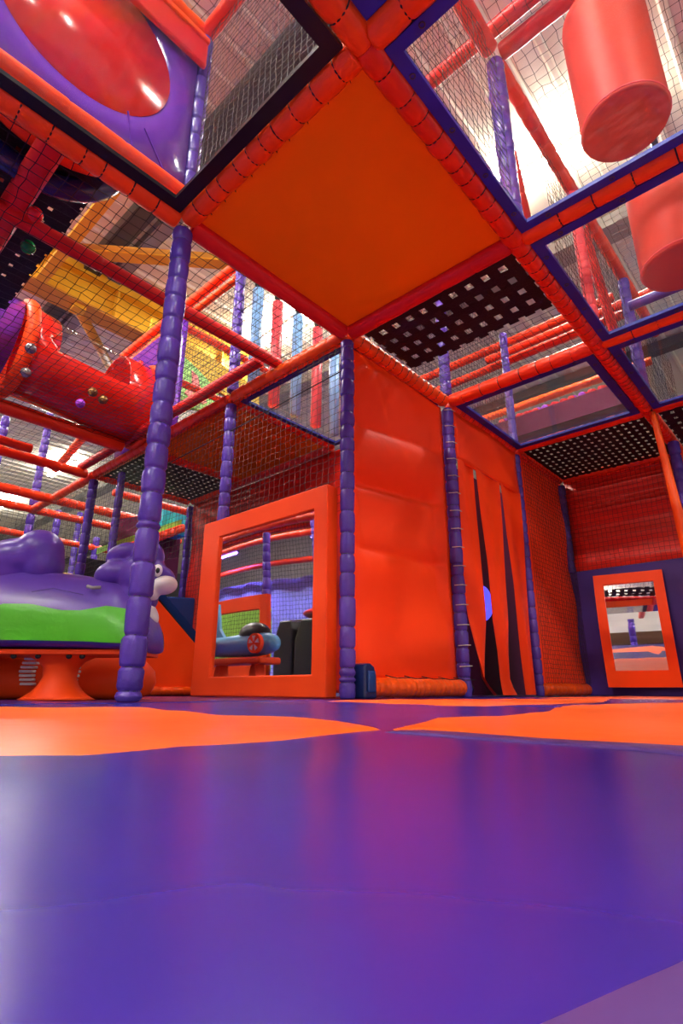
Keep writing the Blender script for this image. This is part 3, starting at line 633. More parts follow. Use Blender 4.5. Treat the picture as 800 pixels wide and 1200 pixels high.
# ================================================================== LARGE MIRROR
def mirror_large():
    t = thing('wall_mirror', (1.99, 2.45, 0), 'large mirror in a thick orange padded frame, in front of the middle post', 'mirror')
    xf, xb = 1.955, 2.035; y0, y1, z1, z0 = 1.885, 3.02, 1.085, .004
    a0, a1, c0, c1 = 1.985, 2.835, .112, .965
    m = MB()
    def fr(p, q): m.box((xf, p[0], p[1]), (xb, q[0], q[1]))
    V = []
    for x, (A, B_) in ((xf, ((y0, z0), (y1, z1))), (xb, ((y0, z0), (y1, z1)))):
        V += [(x, A[0], A[1]), (x, B_[0], A[1]), (x, B_[0], B_[1]), (x, A[0], B_[1])]
        V += [(x, a0, c0), (x, a1, c0), (x, a1, c1), (x, a0, c1)]
    F = []
    for k in range(4):
        j = (k+1) % 4
        F += [(k, 4+k, 4+j, j), (8+k, 8+j, 12+j, 12+k), (k, j, 8+j, 8+k), (4+k, 12+k, 12+j, 4+j)]
    m.add(V, F).build('padded_frame', 'orange_flat', t, False, bevel=.008)
    # slightly wavy mirror sheet
    mm = MB(); V = []; n = 30
    for i in range(n+1):
        for j in range(n+1):
            u, v = i/n, j/n; V.append((1.972+.0016*math.sin(u*3.1+v*2.0)+.0022*math.sin(v*3.14)*u, a0-.005+(a1-a0+.01)*u, c0-.005+(c1-c0+.01)*v))
    mm.add(V, [(i*(n+1)+j, i*(n+1)+j+1, (i+1)*(n+1)+j+1, (i+1)*(n+1)+j) for i in range(n) for j in range(n)]).build('mirror_sheet', 'mirror', t, True)
mirror_large()
def mirror_small():
    # tilted to face the middle of the room; frame bows forward at mid height
    t = thing('wall_mirror', (5.18, 1.32, .07), 'small mirror in a bowed orange frame on the purple panel', 'mirror')
    ca, sa = math.cos(.16), math.sin(.16)
    def pt(u, z, d):   # u along wall (0 left .. .54 right), d outwards
        b = .05*math.sin(math.pi*(z-.07)/.95)
        y = 1.60-u*ca-(d+b)*sa; x = 5.135+u*.16-(d+b)*ca
        return (x, y, z)
    def plate(u0, u1, z0, z1, d0, d1, name, mt, n=16):
        V = []; F = []
        for k in range(n+1):
            z = z0+(z1-z0)*k/n
            V += [pt(u0, z, d0), pt(u1, z, d0), pt(u1, z, d1), pt(u0, z, d1)]
        for k in range(n):
            for j in range(4): F.append((k*4+j, k*4+(j+1) % 4, (k+1)*4+(j+1) % 4, (k+1)*4+j))
        F += [(3,2,1,0), (n*4, n*4+1, n*4+2, n*4+3)]
        return MB().add(V, F).build(name, mt, t, False)
    m = 0
    for (a, b, c, d) in ((0, .075, .07, 1.02), (.465, .54, .07, 1.02), (.075, .465, .07, .20), (.075, .465, .93, 1.02)):
        plate(a, b, c, d, 0, .05, 'frame_bar', 'orange_flat')
    plate(.07, .47, .19, .94, .03, .036, 'mirror_sheet', 'mirror', 1 if False else 14)
mirror_small()

# ================================================================== RIDE-ON CREATURE
def creature():
    base = Vector((.935, 2.35, 0)); fh = Vector((.7386, .6742, 0)); rh = Vector((.6742, -.7386, 0))
    XF = Matrix(((rh.x, fh.x, 0, base.x), (rh.y, fh.y, 0, base.y), (0, 0, 1, 0), (0, 0, 0, 1)))
    t = thing('rocking_ride', tuple(base), 'purple padded ride-on creature with green belly band, on an orange pedestal', 'rocking ride')
    # pedestal
    m = MB(); V = []; n = 28
    prof = [(0, .150, .10), (.012, .125, .09), (.03, .098, .08), (.055, .075, .07), (.085, .062, .062), (.12, .066, .064), (.145, .088, .075), (.166, .135, .095)]
    for z, a, b in prof:
        V += [(-.015+a*math.cos(2*math.pi*k/n), b*math.sin(2*math.pi*k/n), z) for k in range(n)]
    F = [(i*n+k, i*n+(k+1) % n, (i+1)*n+(k+1) % n, (i+1)*n+k) for i in range(len(prof)-1) for k in range(n)]+[tuple(range(n))[::-1]]
    m.add(V, F).build('pedestal', 'orange_flat', t, True, xf=XF)
    MB().box((-.75, -.12, .166), (.33, .12, .186)).build('base_plate', 'orange_flat', t, xf=XF, bevel=.004)
    for x in (-.09, -.035, .035, .065):
        MB().ell((x*1.7, -.105, .160), (.012, .008, .010), 10, 6).build('bolt', 'black', t, True, xf=XF)
    # body loft
    xs = [-.80, -.70, -.55, -.40, -.28, -.15, 0, .12, .22, .29, .335, .365]
    zb = [.21, .195, .19, .188, .188, .188, .186, .184, .18, .178, .177, .185]
    zt = [.34, .43, .50, .535, .53, .515, .505, .485, .46, .40, .33, .27]
    wd = [.06, .11, .14, .155, .16, .16, .16, .158, .152, .145, .132, .10]
    xt = np.linspace(-.80, .365, 40)
    ZB = np.interp(xt, xs, zb); ZT = np.interp(xt, xs, zt); W = np.interp(xt, xs, wd)
    def wfun(f): return [1, 1.02, 1.0, .95, .86, .74, .58, .38, 0][f]
    fr = [0, .12, .28, .44, .58, .71, .84, .94, 1.0]
    V = []
    for i, x in enumerate(xt):
        h = ZT[i]-ZB[i]
        ring = [(x, -W[i]*wfun(k), ZB[i]+h*fr[k]) for k in range(9)]+[(x, W[i]*wfun(k), ZB[i]+h*fr[k]) for k in range(7, -1, -1)]
        V += ring
    n = 17; F = [(i*n+k, i*n+(k+1) % n, (i+1)*n+(k+1) % n, (i+1)*n+k) for i in range(39) for k in range(n)]
    F = [f[::-1] for f in F]+[tuple(range(n)), tuple(39*n+k for k in range(n))[::-1]]
    body = MB().add(V, F).build('body', 'purple', t, True, xf=XF)
    ss = body.modifiers.new('s', 'SUBSURF'); ss.levels = 1; ss.render_levels = 2
    # green band, both sides
    gx = [-.80, -.5, -.35, -.285, -.21, -.10, .02, .10, .19, .27, .33, .362]
    gt = [.28, .30, .30, .315, .355, .355, .33, .33, .35, .34, .30, .25]
    for sd in (-1, 1):
        V = []; q = np.linspace(-.78, .350, 50)
        for x in q:
            b0 = np.interp(x, xt, ZB)+.028; tp = np.interp(x, gx, gt); h = np.interp(x, xt, ZT-ZB); w_ = np.interp(x, xt, W); z0 = np.interp(x, xt, ZB)
            for k in range(9):
                z = b0+(tp-b0)*k/8; f = (z-z0)/h
                wf = np.interp(f, fr, [wfun(j) for j in range(9)])
                V.append((x, sd*(w_*wf+.004), z))
        F = [(i*9+k, (i+1)*9+k, (i+1)*9+k+1, i*9+k+1) for i in range(49) for k in range(8)]
        MB().add(V, F if sd < 0 else [f[::-1] for f in F]).build('belly_band', 'green', t, True, xf=XF)
    def blob(parts, name, mt, vox=.008, it=8):
        m = MB()
        for c, r, *rt in parts: m.ell(c, r, 24, 14, rot=rt[0] if rt else None)
        o = m.build(name, mt, t, True, xf=XF)
        rm = o.modifiers.new('r', 'REMESH'); rm.mode = 'VOXEL'; rm.voxel_size = vox; rm.use_smooth_shade = True
        sm = o.modifiers.new('s', 'SMOOTH'); sm.iterations = it; sm.factor = .6
        return o
    blob([((-.30, 0, .555), (.20, .11, .095), ('Y', -.22)), ((-.185, 0, .595), (.10, .095, .10)), ((-.36, 0, .52), (.19, .11, .11)), ((-.155, 0, .54), (.08, .085, .09))], 'tail', 'purple', it=12)
    blob([((.27, 0, .49), (.105, .095, .095)), ((.345, 0, .487), (.062, .06, .05), ('Y', .35)), ((.285, 0, .575), (.065, .065, .072)),
          ((.175, 0, .595), (.075, .045, .042), ('Y', -.35)), ((.15, 0, .50), (.085, .075, .06), ('Y', -.3)), ((.25, 0, .40), (.085, .08, .10)), ((.31, 0, .40), (.03, .055, .05))], 'head', 'purple', .007)
    # white muzzle and chest
    blob([((.366, -.012, .455), (.054, .064, .040), ('Y', -.15)), ((.300, -.03, .425), (.055, .070, .034), ('Y', .5)), ((.285, -.02, .385), (.028, .068, .05)), ((.318, 0, .345), (.022, .06, .055), ('Y', -.5))], 'muzzle', 'white', .006, 5)
    e = MB().ell((.350, -.066, .505), (.021, .014, .026), 18, 10).build('eye', 'white', t, True, xf=XF)
    MB().ell((.356, -.080, .502), (.009, .005, .012), 12, 8).build('pupil', 'black', e, True, xf=XF)
    e = MB().ell((.338, .062, .517), (.022, .012, .027), 18, 10).build('eye', 'white', t, True, xf=XF)
    MB().tube([(-.1, -.155, .40), (-.02, -.152, .415), (.10, -.15, .39)], .002, 5).build('seam', 'purple_board', t, xf=XF)
    MB().tube([(.15, -.118, .425), (.125, -.135, .420), (.10, -.125, .428)], .007, 8).build('handle', 'grey_steel', t, True, xf=XF)
creature()
# orange ride behind it
def orange_ride():
    base = Vector((1.084, 2.672, 0)); fh = Vector((.7386, .6742, 0)); rh = Vector((.6742, -.7386, 0))
    XF = Matrix(((rh.x, fh.x, 0, base.x), (rh.y, fh.y, 0, base.y), (0, 0, 1, 0), (0, 0, 0, 1)))
    t = thing('rocking_ride', tuple(base), 'glossy orange ride with white ribs, half hidden behind the purple creature', 'rocking ride')
    V = []; n = 32; prof = [(0, .38, .14), (.02, .43, .17), (.07, .45, .18), (.12, .44, .17), (.16, .40, .15), (.195, .30, .11), (.21, .12, .05)]
    for z, a, b in prof: V += [(-.05+a*math.cos(2*math.pi*k/n), b*math.sin(2*math.pi*k/n), z) for k in range(n)]
    F = [(i*n+k, i*n+(k+1) % n, (i+1)*n+(k+1) % n, (i+1)*n+k) for i in range(len(prof)-1) for k in range(n)]
    F += [tuple(range(n))[::-1], tuple((len(prof)-1)*n+k for k in range(n))]
    MB().add(V, F).build('body', 'orange_flat', t, True, xf=XF)
    for s_, c in ((-1, -.06), (1, .075)):
        for k in range(8):
            z = .055+k*.017; x = c+s_*(.028-.010*abs(k-3)**1.2*.35)-s_*0
            MB().box((x-.028, -.205, z), (x+.028, -.165, z+.011)).build('rib', 'white', t, xf=XF, bevel=.003)
    MB().ell((-.14, -.15, .215), (.035, .03, .025), 14, 8).build('nose', 'sky_blue', t, True, xf=XF)
    MB().ell((-.30, -.12, .235), (.16, .1, .05), 18, 8).build('snout', 'orange_flat', t, True, xf=XF)
    MB().tube([(-.30+.07*math.cos(a), -.225+.0*a, .225+.02*math.sin(a)) for a in np.linspace(0, 2*math.pi, 13)[:-1]], .006, 6, closed=True).build('stripe', 'white', t, xf=XF)
orange_ride()
# slide with orange side wedge
def slide():
    y = 3.62; q = 1.165
    t = thing('toddler_slide', (1.95, 3.8, 0), 'blue slide with a wedge shaped orange side, left of the large mirror', 'slide')
    sc = lambda L: [(x*q, yy, max(0, .038+(z-.038)*q) if z > 0 else 0) for x, yy, z in L]
    MB().prism(sc([(1.50, y, 0), (2.12, y, 0), (2.12, y, .24), (2.07, y, .28), (1.72, y, .575), (1.60, y, .60), (1.45, y, .60), (1.45, y, 0)]), (0, .05, 0)).build('side_panel', 'orange_flat', t, bevel=.006)
    MB().prism(sc([(1.74, y+.05, .56), (2.10, y+.05, .25), (2.10, y+.05, .28), (1.74, y+.05, .60)]), (0, .03, 0)).build('edge_strip', 'black', t)
    n = 14; V = []
    for k in range(n+1):
        f = k/n; x = (1.66+.50*f)*q; z = .70-.47*(f**1.15)
        for yy, dz in ((.08, .13), (.11, .02), (.15, 0), (.46, 0), (.50, .02), (.53, .13)): V.append((x, y+yy, z+dz))
    V += [(a, b, c-.015) for a, b, c in V]; K = (n+1)*6
    F = []
    for k in range(n):
        for j in range(5):
            u = (k*6+j, k*6+j+1, (k+1)*6+j+1, (k+1)*6+j); F += [u, tuple(i+K for i in u[::-1])]
    MB().add(V, F).build('chute', 'blue_plastic', t, True)
    MB().prism(sc([(1.98, y+.55, 0), (2.3, y+.55, 0), (2.3, y+.55, .70), (2.05, y+.55, .68)]), (0, .3, 0)).build('top_block', 'blue_plastic', t, bevel=.02)
    MB().box((1.80, y+.06, 0), (2.42, y+.55, .17)).build('underframe', 'orange_flat', t)
    sleeve_mb((1.80, y-.02, .03), (2.42, y-.02, .03), .03, cuts_for(.5, .06), .85).build('gathered_hem', 'orange_pad', t, True)
slide()
# small blue slide end by the middle post
t = thing('slide_end', (2.13, 1.80, 0), 'small dark blue plastic step end beside the foot of the middle post', 'slide end')
V = []
for y in (1.755, 1.875):
    V += [(2.09, y, 0), (2.185, y, 0), (2.185, y, .11), (2.17, y, .150), (2.14, y, .165), (2.105, y, .165), (2.09, y, .15)]
MB().prism(V[:7], (0, .12, 0)).build('shell', 'dark_blue', t, bevel=.014)
MB().box((2.11, 1.745, .03), (2.165, 1.757, .13)).build('recess_panel', 'blue_plastic', t, bevel=.01)

# ================================================================== UPPER LEVEL
BX(-.8, X0, Y1, H2, 'upper orange beam over the purple panel with round opening', mt='orange_pad', seg=.13, r=.04)
BY(X0, Y0, Y1, H2, 'upper red beam over the fine net at top', mt='red_pad', seg=.13, r=.04)
BX(X0, X1-.05, Y0, H2, 'upper red beam leading to the upper purple post', mt='red', seg=.4, pinch=.95, r=.045)
BY(X1+.0, -.9, Y0-.04, H2, 'upper red beam behind the hanging cylinder', mt='red', seg=.25, pinch=.93, r=.045)
BY(X1-.09, -.9, 1.35, H2+.06, 'second upper red beam parallel to the first, toward upper right', mt='red', seg=.3, pinch=.95, r=.040)
BX(X1+.05, X2, Y0, H2, 'upper red beam over the second clear panel', mt='red_pad', seg=.12, r=.04)
BX(X2, X4, Y0, H2, 'upper red beam over the third clear panel', mt='red_pad', seg=.12, r=.04)
BX(X1, X3+.1, Y2, H2, 'net lashed red beam from which the rollers hang', mt='red_pad', seg=.09, r=.04)
BY(X1, Y2+.05, 4.9, H2, 'smooth orange beam over the tube slide landing', mt='orange_flat', seg=.6, pinch=.97, r=.04)
BY(X1, Y2+.05, 4.9, H2-.14, 'second orange beam just under the landing beam', mt='orange_pad', seg=.2, pinch=.97, r=.03)
BX(X1-.05, X2+.3, 4.4, 2.95, 'netted orange red beam above the green board', mt='red_pad', seg=.08, r=.035)
BX(X1-.05, X2+.3, 4.0, H2, 'netted red beam nearer than the green board', mt='red_pad', seg=.08, r=.035)
BY(4.45, .9, 3.2, 3.27, 'netted orange red beam above the woven straps, upper of two', mt='red_pad', seg=.1, r=.042)
BY(4.75, .9, 3.2, 3.27, 'netted orange red beam above the woven straps, lower of two', mt='red_pad', seg=.1, r=.042)
BY(5.6, .9, 4.0, 3.2, 'far netted orange beam above the ball pool', mt='orange_pad', seg=.1, r=.045)
BY(5.75, 1.0, 4.0, 3.05, 'yellow netted beam above the ball pool', mt='yellow', seg=.1, r=.045)
beam('padded_beam', (X1+.10, Y0+.05, H2-.1), (2.62, Y0+.12, H+.25), 'faded red strut slanting beside the upper purple post', mt='red', r=.035, seg=.12)
beam('padded_beam', (X2+.35, Y0+.05, H2-.05), (X3-.15, Y0+.05, H+.12), 'red strut slanting over the third clear panel', mt='red', r=.035, seg=.12)
BY(X3+.4, -.6, 2.2, 3.3, 'orange beam far above the third clear panel', mt='red_pad', seg=.12, r=.04)
BY(X3+.9, -.8, 2.2, 3.3, 'second orange beam far above the third clear panel', mt='red_pad', seg=.12, r=.04)
BY(X3-.5, -.6, Y0-.1, 2.62, 'smooth purple rail over the third clear panel', mt='purple', seg=.6, pinch=.97, r=.035)
post(X2+.06, Y1+.0, [(H2-.04, 4.4, .11, 'purple_pad')], 'upper purple netted post above the curtain post', r=.036)
# hanging rollers (blue and red uprights)
rl = [(2.24,'pale_blue'), (2.45,'pink_red'), (2.68,'pale_blue'), (2.92,'pink_red'), (3.14,'pale_blue'), (3.34,'pale_blue'), (3.56,'pink_red'), (3.81,'pale_blue'), (4.02,'pink_red'), (4.22,'purple')]
nm = {'pale_blue': 'light blue', 'pink_red': 'red', 'purple': 'purple'}
pos = ['leftmost of the hanging rollers', 'second hanging roller from the left', 'third hanging roller from the left', 'fourth roller, behind the glass', 'fifth roller, behind the middle post', 'sixth roller, just right of the middle post', 'seventh roller, above the sheet wall', 'eighth roller, above the sheet wall', 'ninth roller, above the sheet wall', 'thin last roller at the right of the row']
for (x, mt), ps in zip(rl, pos):
    t = thing('hanging_roller', (x, Y2+.02, H+.12), nm[mt]+' upright foam roller, '+ps, 'roller', 'hanging foam rollers')
    r = .045 if mt != 'purple' else .03
    MB().tube([(x, Y2+.02, H+.12), (x, Y2+.02, 3.12)], r, 16).build('foam_tube', mt, t, True)
    MB().ell((x, Y2+.02, 3.19), (.035, .035, .045), 12, 8).build('hanging_knob', 'black', t, True)
# hanging cylinders
def bag(x, y, z0, z1, r, label, dx=.0):
    t = thing('punch_bag', (x, y, z0), label, 'punch bag')
    V = []; n = 30; zs = [z0, z0, z0+.012, z0+.03]+list(np.linspace(z0+.1, z1-.05, 8))+[z1-.01, z1]
    rs = [r*.9, r*.97, r, r*1.0]+[r]*8+[r*.98, r*.9]
    for z, q in zip(zs, rs):
        f = (z-z0)/(z1-z0); V += [(x+dx*f+q*math.cos(2*math.pi*k/n), y+q*math.sin(2*math.pi*k/n), z) for k in range(n)]
    F = [(i*n+k, i*n+(k+1) % n, (i+1)*n+(k+1) % n, (i+1)*n+k) for i in range(len(zs)-1) for k in range(n)]+[tuple(range(n))[::-1], tuple((len(zs)-1)*n+k for k in range(n))]
    MB().add(V, F).build('bag_body', 'red_bag', t, True)
    MB().tube([(x+r*1.0*math.cos(a), y+r*1.0*math.sin(a), z0+.02) for a in np.linspace(0, 2*math.pi, 31)[:-1]], .004, 6, closed=True).build('piping', 'pink_red', t, True)
    MB().tube([(x+dx, y, z1), (x+dx, y, H2)], .02, 8).build('strap', 'black', t)
bag(2.10, .26, 2.36, 3.02, .175, 'big red punch bag hanging above the nearest clear panel', dx=-.03)
bag(3.12, .26, 2.30, 2.98, .21, 'red punch bag hanging above the second clear panel, at the right edge')
# netting ladder and balls of the ball pool
tag(MB().box((4.60, .85, H+.30), (4.64, 2.3, H+.50)).build('pool_wall', 'maroon'), 'low maroon wall of the ball pool seen through the clear panel', 'pool wall')
bm = [('red_ball', 'red'), ('purple_ball', 'violet'), ('red_ball', 'red'), ('red_ball', 'red')]
ballmesh = {}
def ball(x, y, z, mt, label, group, r=.034):
    key = (mt, round(r, 3))
    if key not in ballmesh:
        o = MB().ell((0, 0, 0), (r, r, r), 16, 10).build('ball', mt, smooth=True, origin=(0,0,0)); ballmesh[key] = o.data; first = o
    else:
        first = bpy.data.objects.new('ball', ballmesh[key]); COL.objects.link(first)
    first.location = (x, y, z); tag(first, label, 'ball', group); WORLD[first.name] = (x, y, z)
for k in range(44):
    mt, c = bm[k % 4]; row = k//15
    ball(4.68+row*.075, .92+(k % 15)*.085+random.uniform(-.01, .01), H+.536+(.035 if row == 1 else 0)+random.uniform(0, .004), mt, c+' play ball heaped in the ball pool above the clear panel', c+' balls in the ball pool')
tag(MB().box((4.64, .85, H+.30), (5.0, 2.3, H+.50)).build('pool_base', 'maroon'), 'dark raised base under the heap of play balls', 'pool base')
for (x, y, mt, lb) in ((.86,3.44,'grey_ball','silver grey ball on the net, upper of the grey pair by the purple barrel'), (.94,3.76,'grey_ball','silver grey ball on the net, lower of the grey pair by the purple barrel'),
    (1.36,3.68,'brown_ball','bronze ball on the net below the clear window of the tube slide, left one'), (1.46,3.73,'brown_ball','bronze ball on the net below the clear window of the tube slide, right one'),
    (1.37,3.91,'purple_ball','violet ball on the net against the red tube'), (1.56,4.40,'brown_ball','bronze ball lying on the thick orange red beam'),
    (1.67,4.45,'blue_ball','blue ball lying beside the bronze one on the beam'), (.49,2.33,'red_ball','red ball on the net near the smooth red roller'), (.54,2.56,'green_ball','green ball on the net at the left edge')):
    ball(x, y, H+.045 if y < 4.3 else H+.06, mt, lb, None, .034)
# purple panel with tube opening above the black framed panel
def tube_panel():
    t = thing('slide_entry_panel', (.4, Y1, H+.1), 'purple moulded panel with a round opening into a red tube, upper left', 'slide panel')
    cx, cz, r = .425, 2.665, .345; n = 48
    x0, x1, z0, z1 = -.35, .905, 2.13, 3.08
    V = []; 
    for k in range(n):
        a = 2*math.pi*k/n; c, s_ = math.cos(a), math.sin(a)
        tt = min((x1-cx)/c if c > 1e-6 else 9, (x0-cx)/c if c < -1e-6 else 9, (z1-cz)/s_ if s_ > 1e-6 else 9, (z0-cz)/s_ if s_ < -1e-6 else 9)
        V += [(cx+r*c, Y1-.0, cz+r*s_), (cx+(r+.03)*c, Y1-.025, cz+(r+.03)*s_), (cx+(r+.09)*c if tt > r+.09 else cx+tt*c*.98, Y1-.03, cz+(r+.09)*s_ if tt > r+.09 else cz+tt*s_*.98), (cx+tt*c, Y1-.03, cz+tt*s_), (cx+tt*c, Y1+.02, cz+tt*s_)]
    m = 5; F = [(k*m+j, k*m+j+1, ((k+1) % n)*m+j+1, ((k+1) % n)*m+j) for k in range(n) for j in range(m-1)]
    MB().add(V, [f[::-1] for f in F]).build('panel', 'purple_plastic', t, True)
    # red tube going away and down to the left
    pts = [(cx, Y1-.01, cz), (cx, Y1+.15, cz), (cx-.02, Y1+.35, cz), (cx-.14, Y1+.62, cz+.01), (cx-.36, Y1+.84, cz+.02), (cx-.68, Y1+.98, cz+.04), (cx-1.1, Y1+1.03, cz+.06)]
    tb = MB().tube(pts, [r+.004]*7, 40, cap=True).build('tube', 'red_plastic', t, True)
    s_ = tb.modifiers.new('s', 'SOLIDIFY'); s_.thickness = .02; s_.offset = 1
    ring = lambda y, dz, rr, w, mt: MB().tube([(cx-.02, y, cz+dz), (cx-.02, y+w, cz+dz)], rr, 40).build('flange', mt, t, True)
    MB().tube([(cx-.01+.40*math.cos(a), Y1+.26, cz-.03+.40*math.sin(a)) for a in np.linspace(0, 2*math.pi, 41)[:-1]], .045, 10, closed=True).build('flange', 'orange_flat', t, True)
    MB().tube([(cx-.05+.41*math.cos(a), Y1+.40, cz-.08+.41*math.sin(a)) for a in np.linspace(0, 2*math.pi, 41)[:-1]], .055, 10, closed=True).build('flange', 'dark_blue', t, True)
    MB().tube([(cx+(r+.002)*math.cos(a), Y1-.006, cz+(r+.002)*math.sin(a)) for a in np.linspace(0, 2*math.pi, 49)[:-1]], .008, 8, closed=True).build('rim', 'orange_flat', t, True)
    for (a, b) in (((.62, 2.36), (.66, 2.20)), ((.70, 2.34), (.80, 2.20))): MB().bar((a[0], Y1-.033, a[1]), (b[0], Y1-.033, b[1]), .006, .006).build('moulded_ridge', 'purple_plastic', t)
    MB().bar((-.3, Y1-.06, 3.02), (.93, Y1-.06, 3.02), .03, .16).build('header_pad', 'red', t, bevel=.012)
    MB().bar((-.3, Y1-.07, 3.115), (.93, Y1-.07, 3.115), .03, .03).build('header_trim', 'orange_flat', t, bevel=.006)
tube_panel()
BX(-.35, X0-.04, Y1-.05, 2.125, 'slim orange padded edge right under the purple panel', mt='orange_flat', seg=.25, r=.035, pinch=.93)
# red tube slide with a clear window, further back
def far_tube():
    t = thing('tube_slide', (1.4, 4.1, 2.3), 'red tube slide with a clear window, lying above the net', 'tube slide')
    ax = [(.95, 4.2, 2.48), (1.15, 4.2, 2.46), (1.4, 4.2, 2.44), (1.7, 4.2, 2.42), (1.98, 4.2, 2.41)]; r = .33; n = 40
    V = []; F = []; G = []
    for i, p in enumerate(ax):
        for k in range(n):
            a = 2*math.pi*k/n; rr = r*(1 if 0 < i < 4 else 1.03)
            V.append((p[0], p[1]+rr*math.cos(a), p[2]+rr*math.sin(a)))
    for i in range(4):
        for k in range(n):
            q = (i*n+k, i*n+(k+1) % n, (i+1)*n+(k+1) % n, (i+1)*n+k)
            a = 2*math.pi*(k+.5)/n
            # window high on both flanks
            up = math.sin(a) > -.22 and i in (1, 2)
            (G if up else F).append(q)
    o = MB().add(V, F).build('tube_shell', 'red_plastic', t, True)
    s_ = o.modifiers.new('s', 'SOLIDIFY'); s_.thickness = .012; s_.offset = 1
    o = MB().add(V, G).build('window', 'clear', t, True)
    MB().tube([(1.98+.0, 4.2+.36*math.cos(a), 2.41+.36*math.sin(a)) for a in np.linspace(0, 2*math.pi, 41)[:-1]], .03, 8, closed=True).build('flange', 'orange_flat', t, True)
    MB().tube([(.95, 4.2+.345*math.cos(a), 2.48+.345*math.sin(a)) for a in np.linspace(0, 2*math.pi, 41)[:-1]], .05, 8, closed=True).build('flange', 'orange_flat', t, True)
    t2 = thing('tube_section', (.5, 4.2, 2.2), 'glossy purple barrel section at the left edge, joined to the red tube', 'tube slide')
    MB().tube([(-.1, 4.2, 2.54), (.3, 4.2, 2.52), (.88, 4.2, 2.49)], [.36, .37, .345], 40).build('barrel', 'purple_plastic', t2, True)
    MB().tube([(.55, 4.2+.365*math.cos(a), 2.51+.365*math.sin(a)) for a in np.linspace(0, 2*math.pi, 41)[:-1]], .03, 8, closed=True).build('hoop', 'dark_blue', t2, True)
    t3 = thing('slide_entry_panel', (X1, 4.1, H), 'purple panel where the red tube meets the frame, behind the tied post', 'slide panel')
    V = []; r = .325
    for k in range(n):
        a = 2*math.pi*k/n; c, s_ = math.cos(a), math.sin(a)
        tt = min(.50/abs(c) if abs(c) > 1e-6 else 9, (.70 if s_ > 0 else .36)/abs(s_) if abs(s_) > 1e-6 else 9)
        V += [(X1-.02, 4.2+r*c, 2.41+r*s_), (X1-.03, 4.2+tt*c, 2.41+tt*s_), (X1+.02, 4.2+tt*c, 2.41+tt*s_)]
    F = [(k*3+j, k*3+j+1, ((k+1) % n)*3+j+1, ((k+1) % n)*3+j) for k in range(n) for j in range(2)]
    MB().add(V, F).build('panel', 'purple_plastic', t3, True)
far_tube()
# green board with pink print
t = thing('play_board', (2.7, 4.6, 2.8), 'light green leaf shaped board with a pink shape, between two netted beams', 'play board')
MB().prism([(2.46,4.6,3.50), (2.52,4.6,3.42), (2.72,4.6,3.34), (2.95,4.6,3.22), (3.08,4.6,3.08), (3.02,4.6,2.95), (2.80,4.6,2.86), (2.62,4.6,2.82), (2.52,4.6,2.93), (2.46,4.6,3.15)], (0, .04, 0)).build('board', 'light_green', t, bevel=.008)
MB().prism([(2.66,4.595,3.28), (2.74,4.595,3.24), (2.80,4.595,3.06), (2.88,4.595,2.98), (2.82,4.595,2.94), (2.72,4.595,3.05), (2.66,4.595,2.95), (2.60,4.595,2.98), (2.68,4.595,3.10)], (0, -.004, 0)).build('print', 'pink', t)
t = thing('play_board', (2.6, 5.3, 3.5), 'yellow padded board high behind the netted beams', 'play board')
MB().prism([(2.35,5.0,3.50), (3.9,5.0,3.42), (3.9,5.0,3.75), (2.35,5.0,3.98)], (0, .05, 0)).build('board', 'yellow', t, bevel=.008)
tag(MB().prism([(2.7,5.9,1.9), (3.5,5.9,2.2), (3.5,5.9,1.3), (2.7,5.9,1.3)], (0, .1, 0)).build('crash_pad', 'maroon'), 'dark maroon panel under the sloping red deck', 'wall panel')
beam('padded_beam', (2.55, 5.6, 1.42), (3.32, 5.55, 1.86), 'sloping red padded edge of the raised deck by the teal block', mt='red_pad', r=.05, seg=.12, pinch=.95)
tag(MB().prism([(2.5,5.62,1.45), (3.3,5.58,1.90), (3.3,5.58,1.97), (2.5,5.62,1.52)], (0, .3, 0)).build('ramp_edge', 'lime'), 'lime strip on top of the sloping red deck edge', 'ramp')
tag(MB().box((3.12, 5.7, 1.80), (3.45, 6.0, 2.10)).build('foam_block', 'teal', bevel=.02), 'teal foam block behind net, on the sloping deck', 'foam block')
tag(MB().box((2.6, 6.6, 0), (4.6, 6.7, 1.55)).build('crash_pad', 'black'), 'black sheet standing in for the shade under the raised deck behind the slide', 'wall panel')  # black sheet put where only deep shade lies below the deck
# far background
for k, (x0, x1, z0, z1) in enumerate(((.9, 1.7, 0, 2.0), (1.9, 2.7, 0, 1.95), (2.9, 3.7, 0, 1.9), (3.9, 4.7, 0, 1.9))):
    tag(MB().box((x0, 9.5, z0), (x1, 9.6, z1)).build('crash_pad', 'yellow', bevel=.01), 'yellow padded panel in the far left background, '+['leftmost of four', 'second of four', 'third of four', 'last of four, rightmost'][k], 'wall panel')
net((.2, 8.6, .1), (1,0,0), (0,0,1), 4.8, 2.5, 'net wall before the yellow panels', pitch=.07, rc=.003)

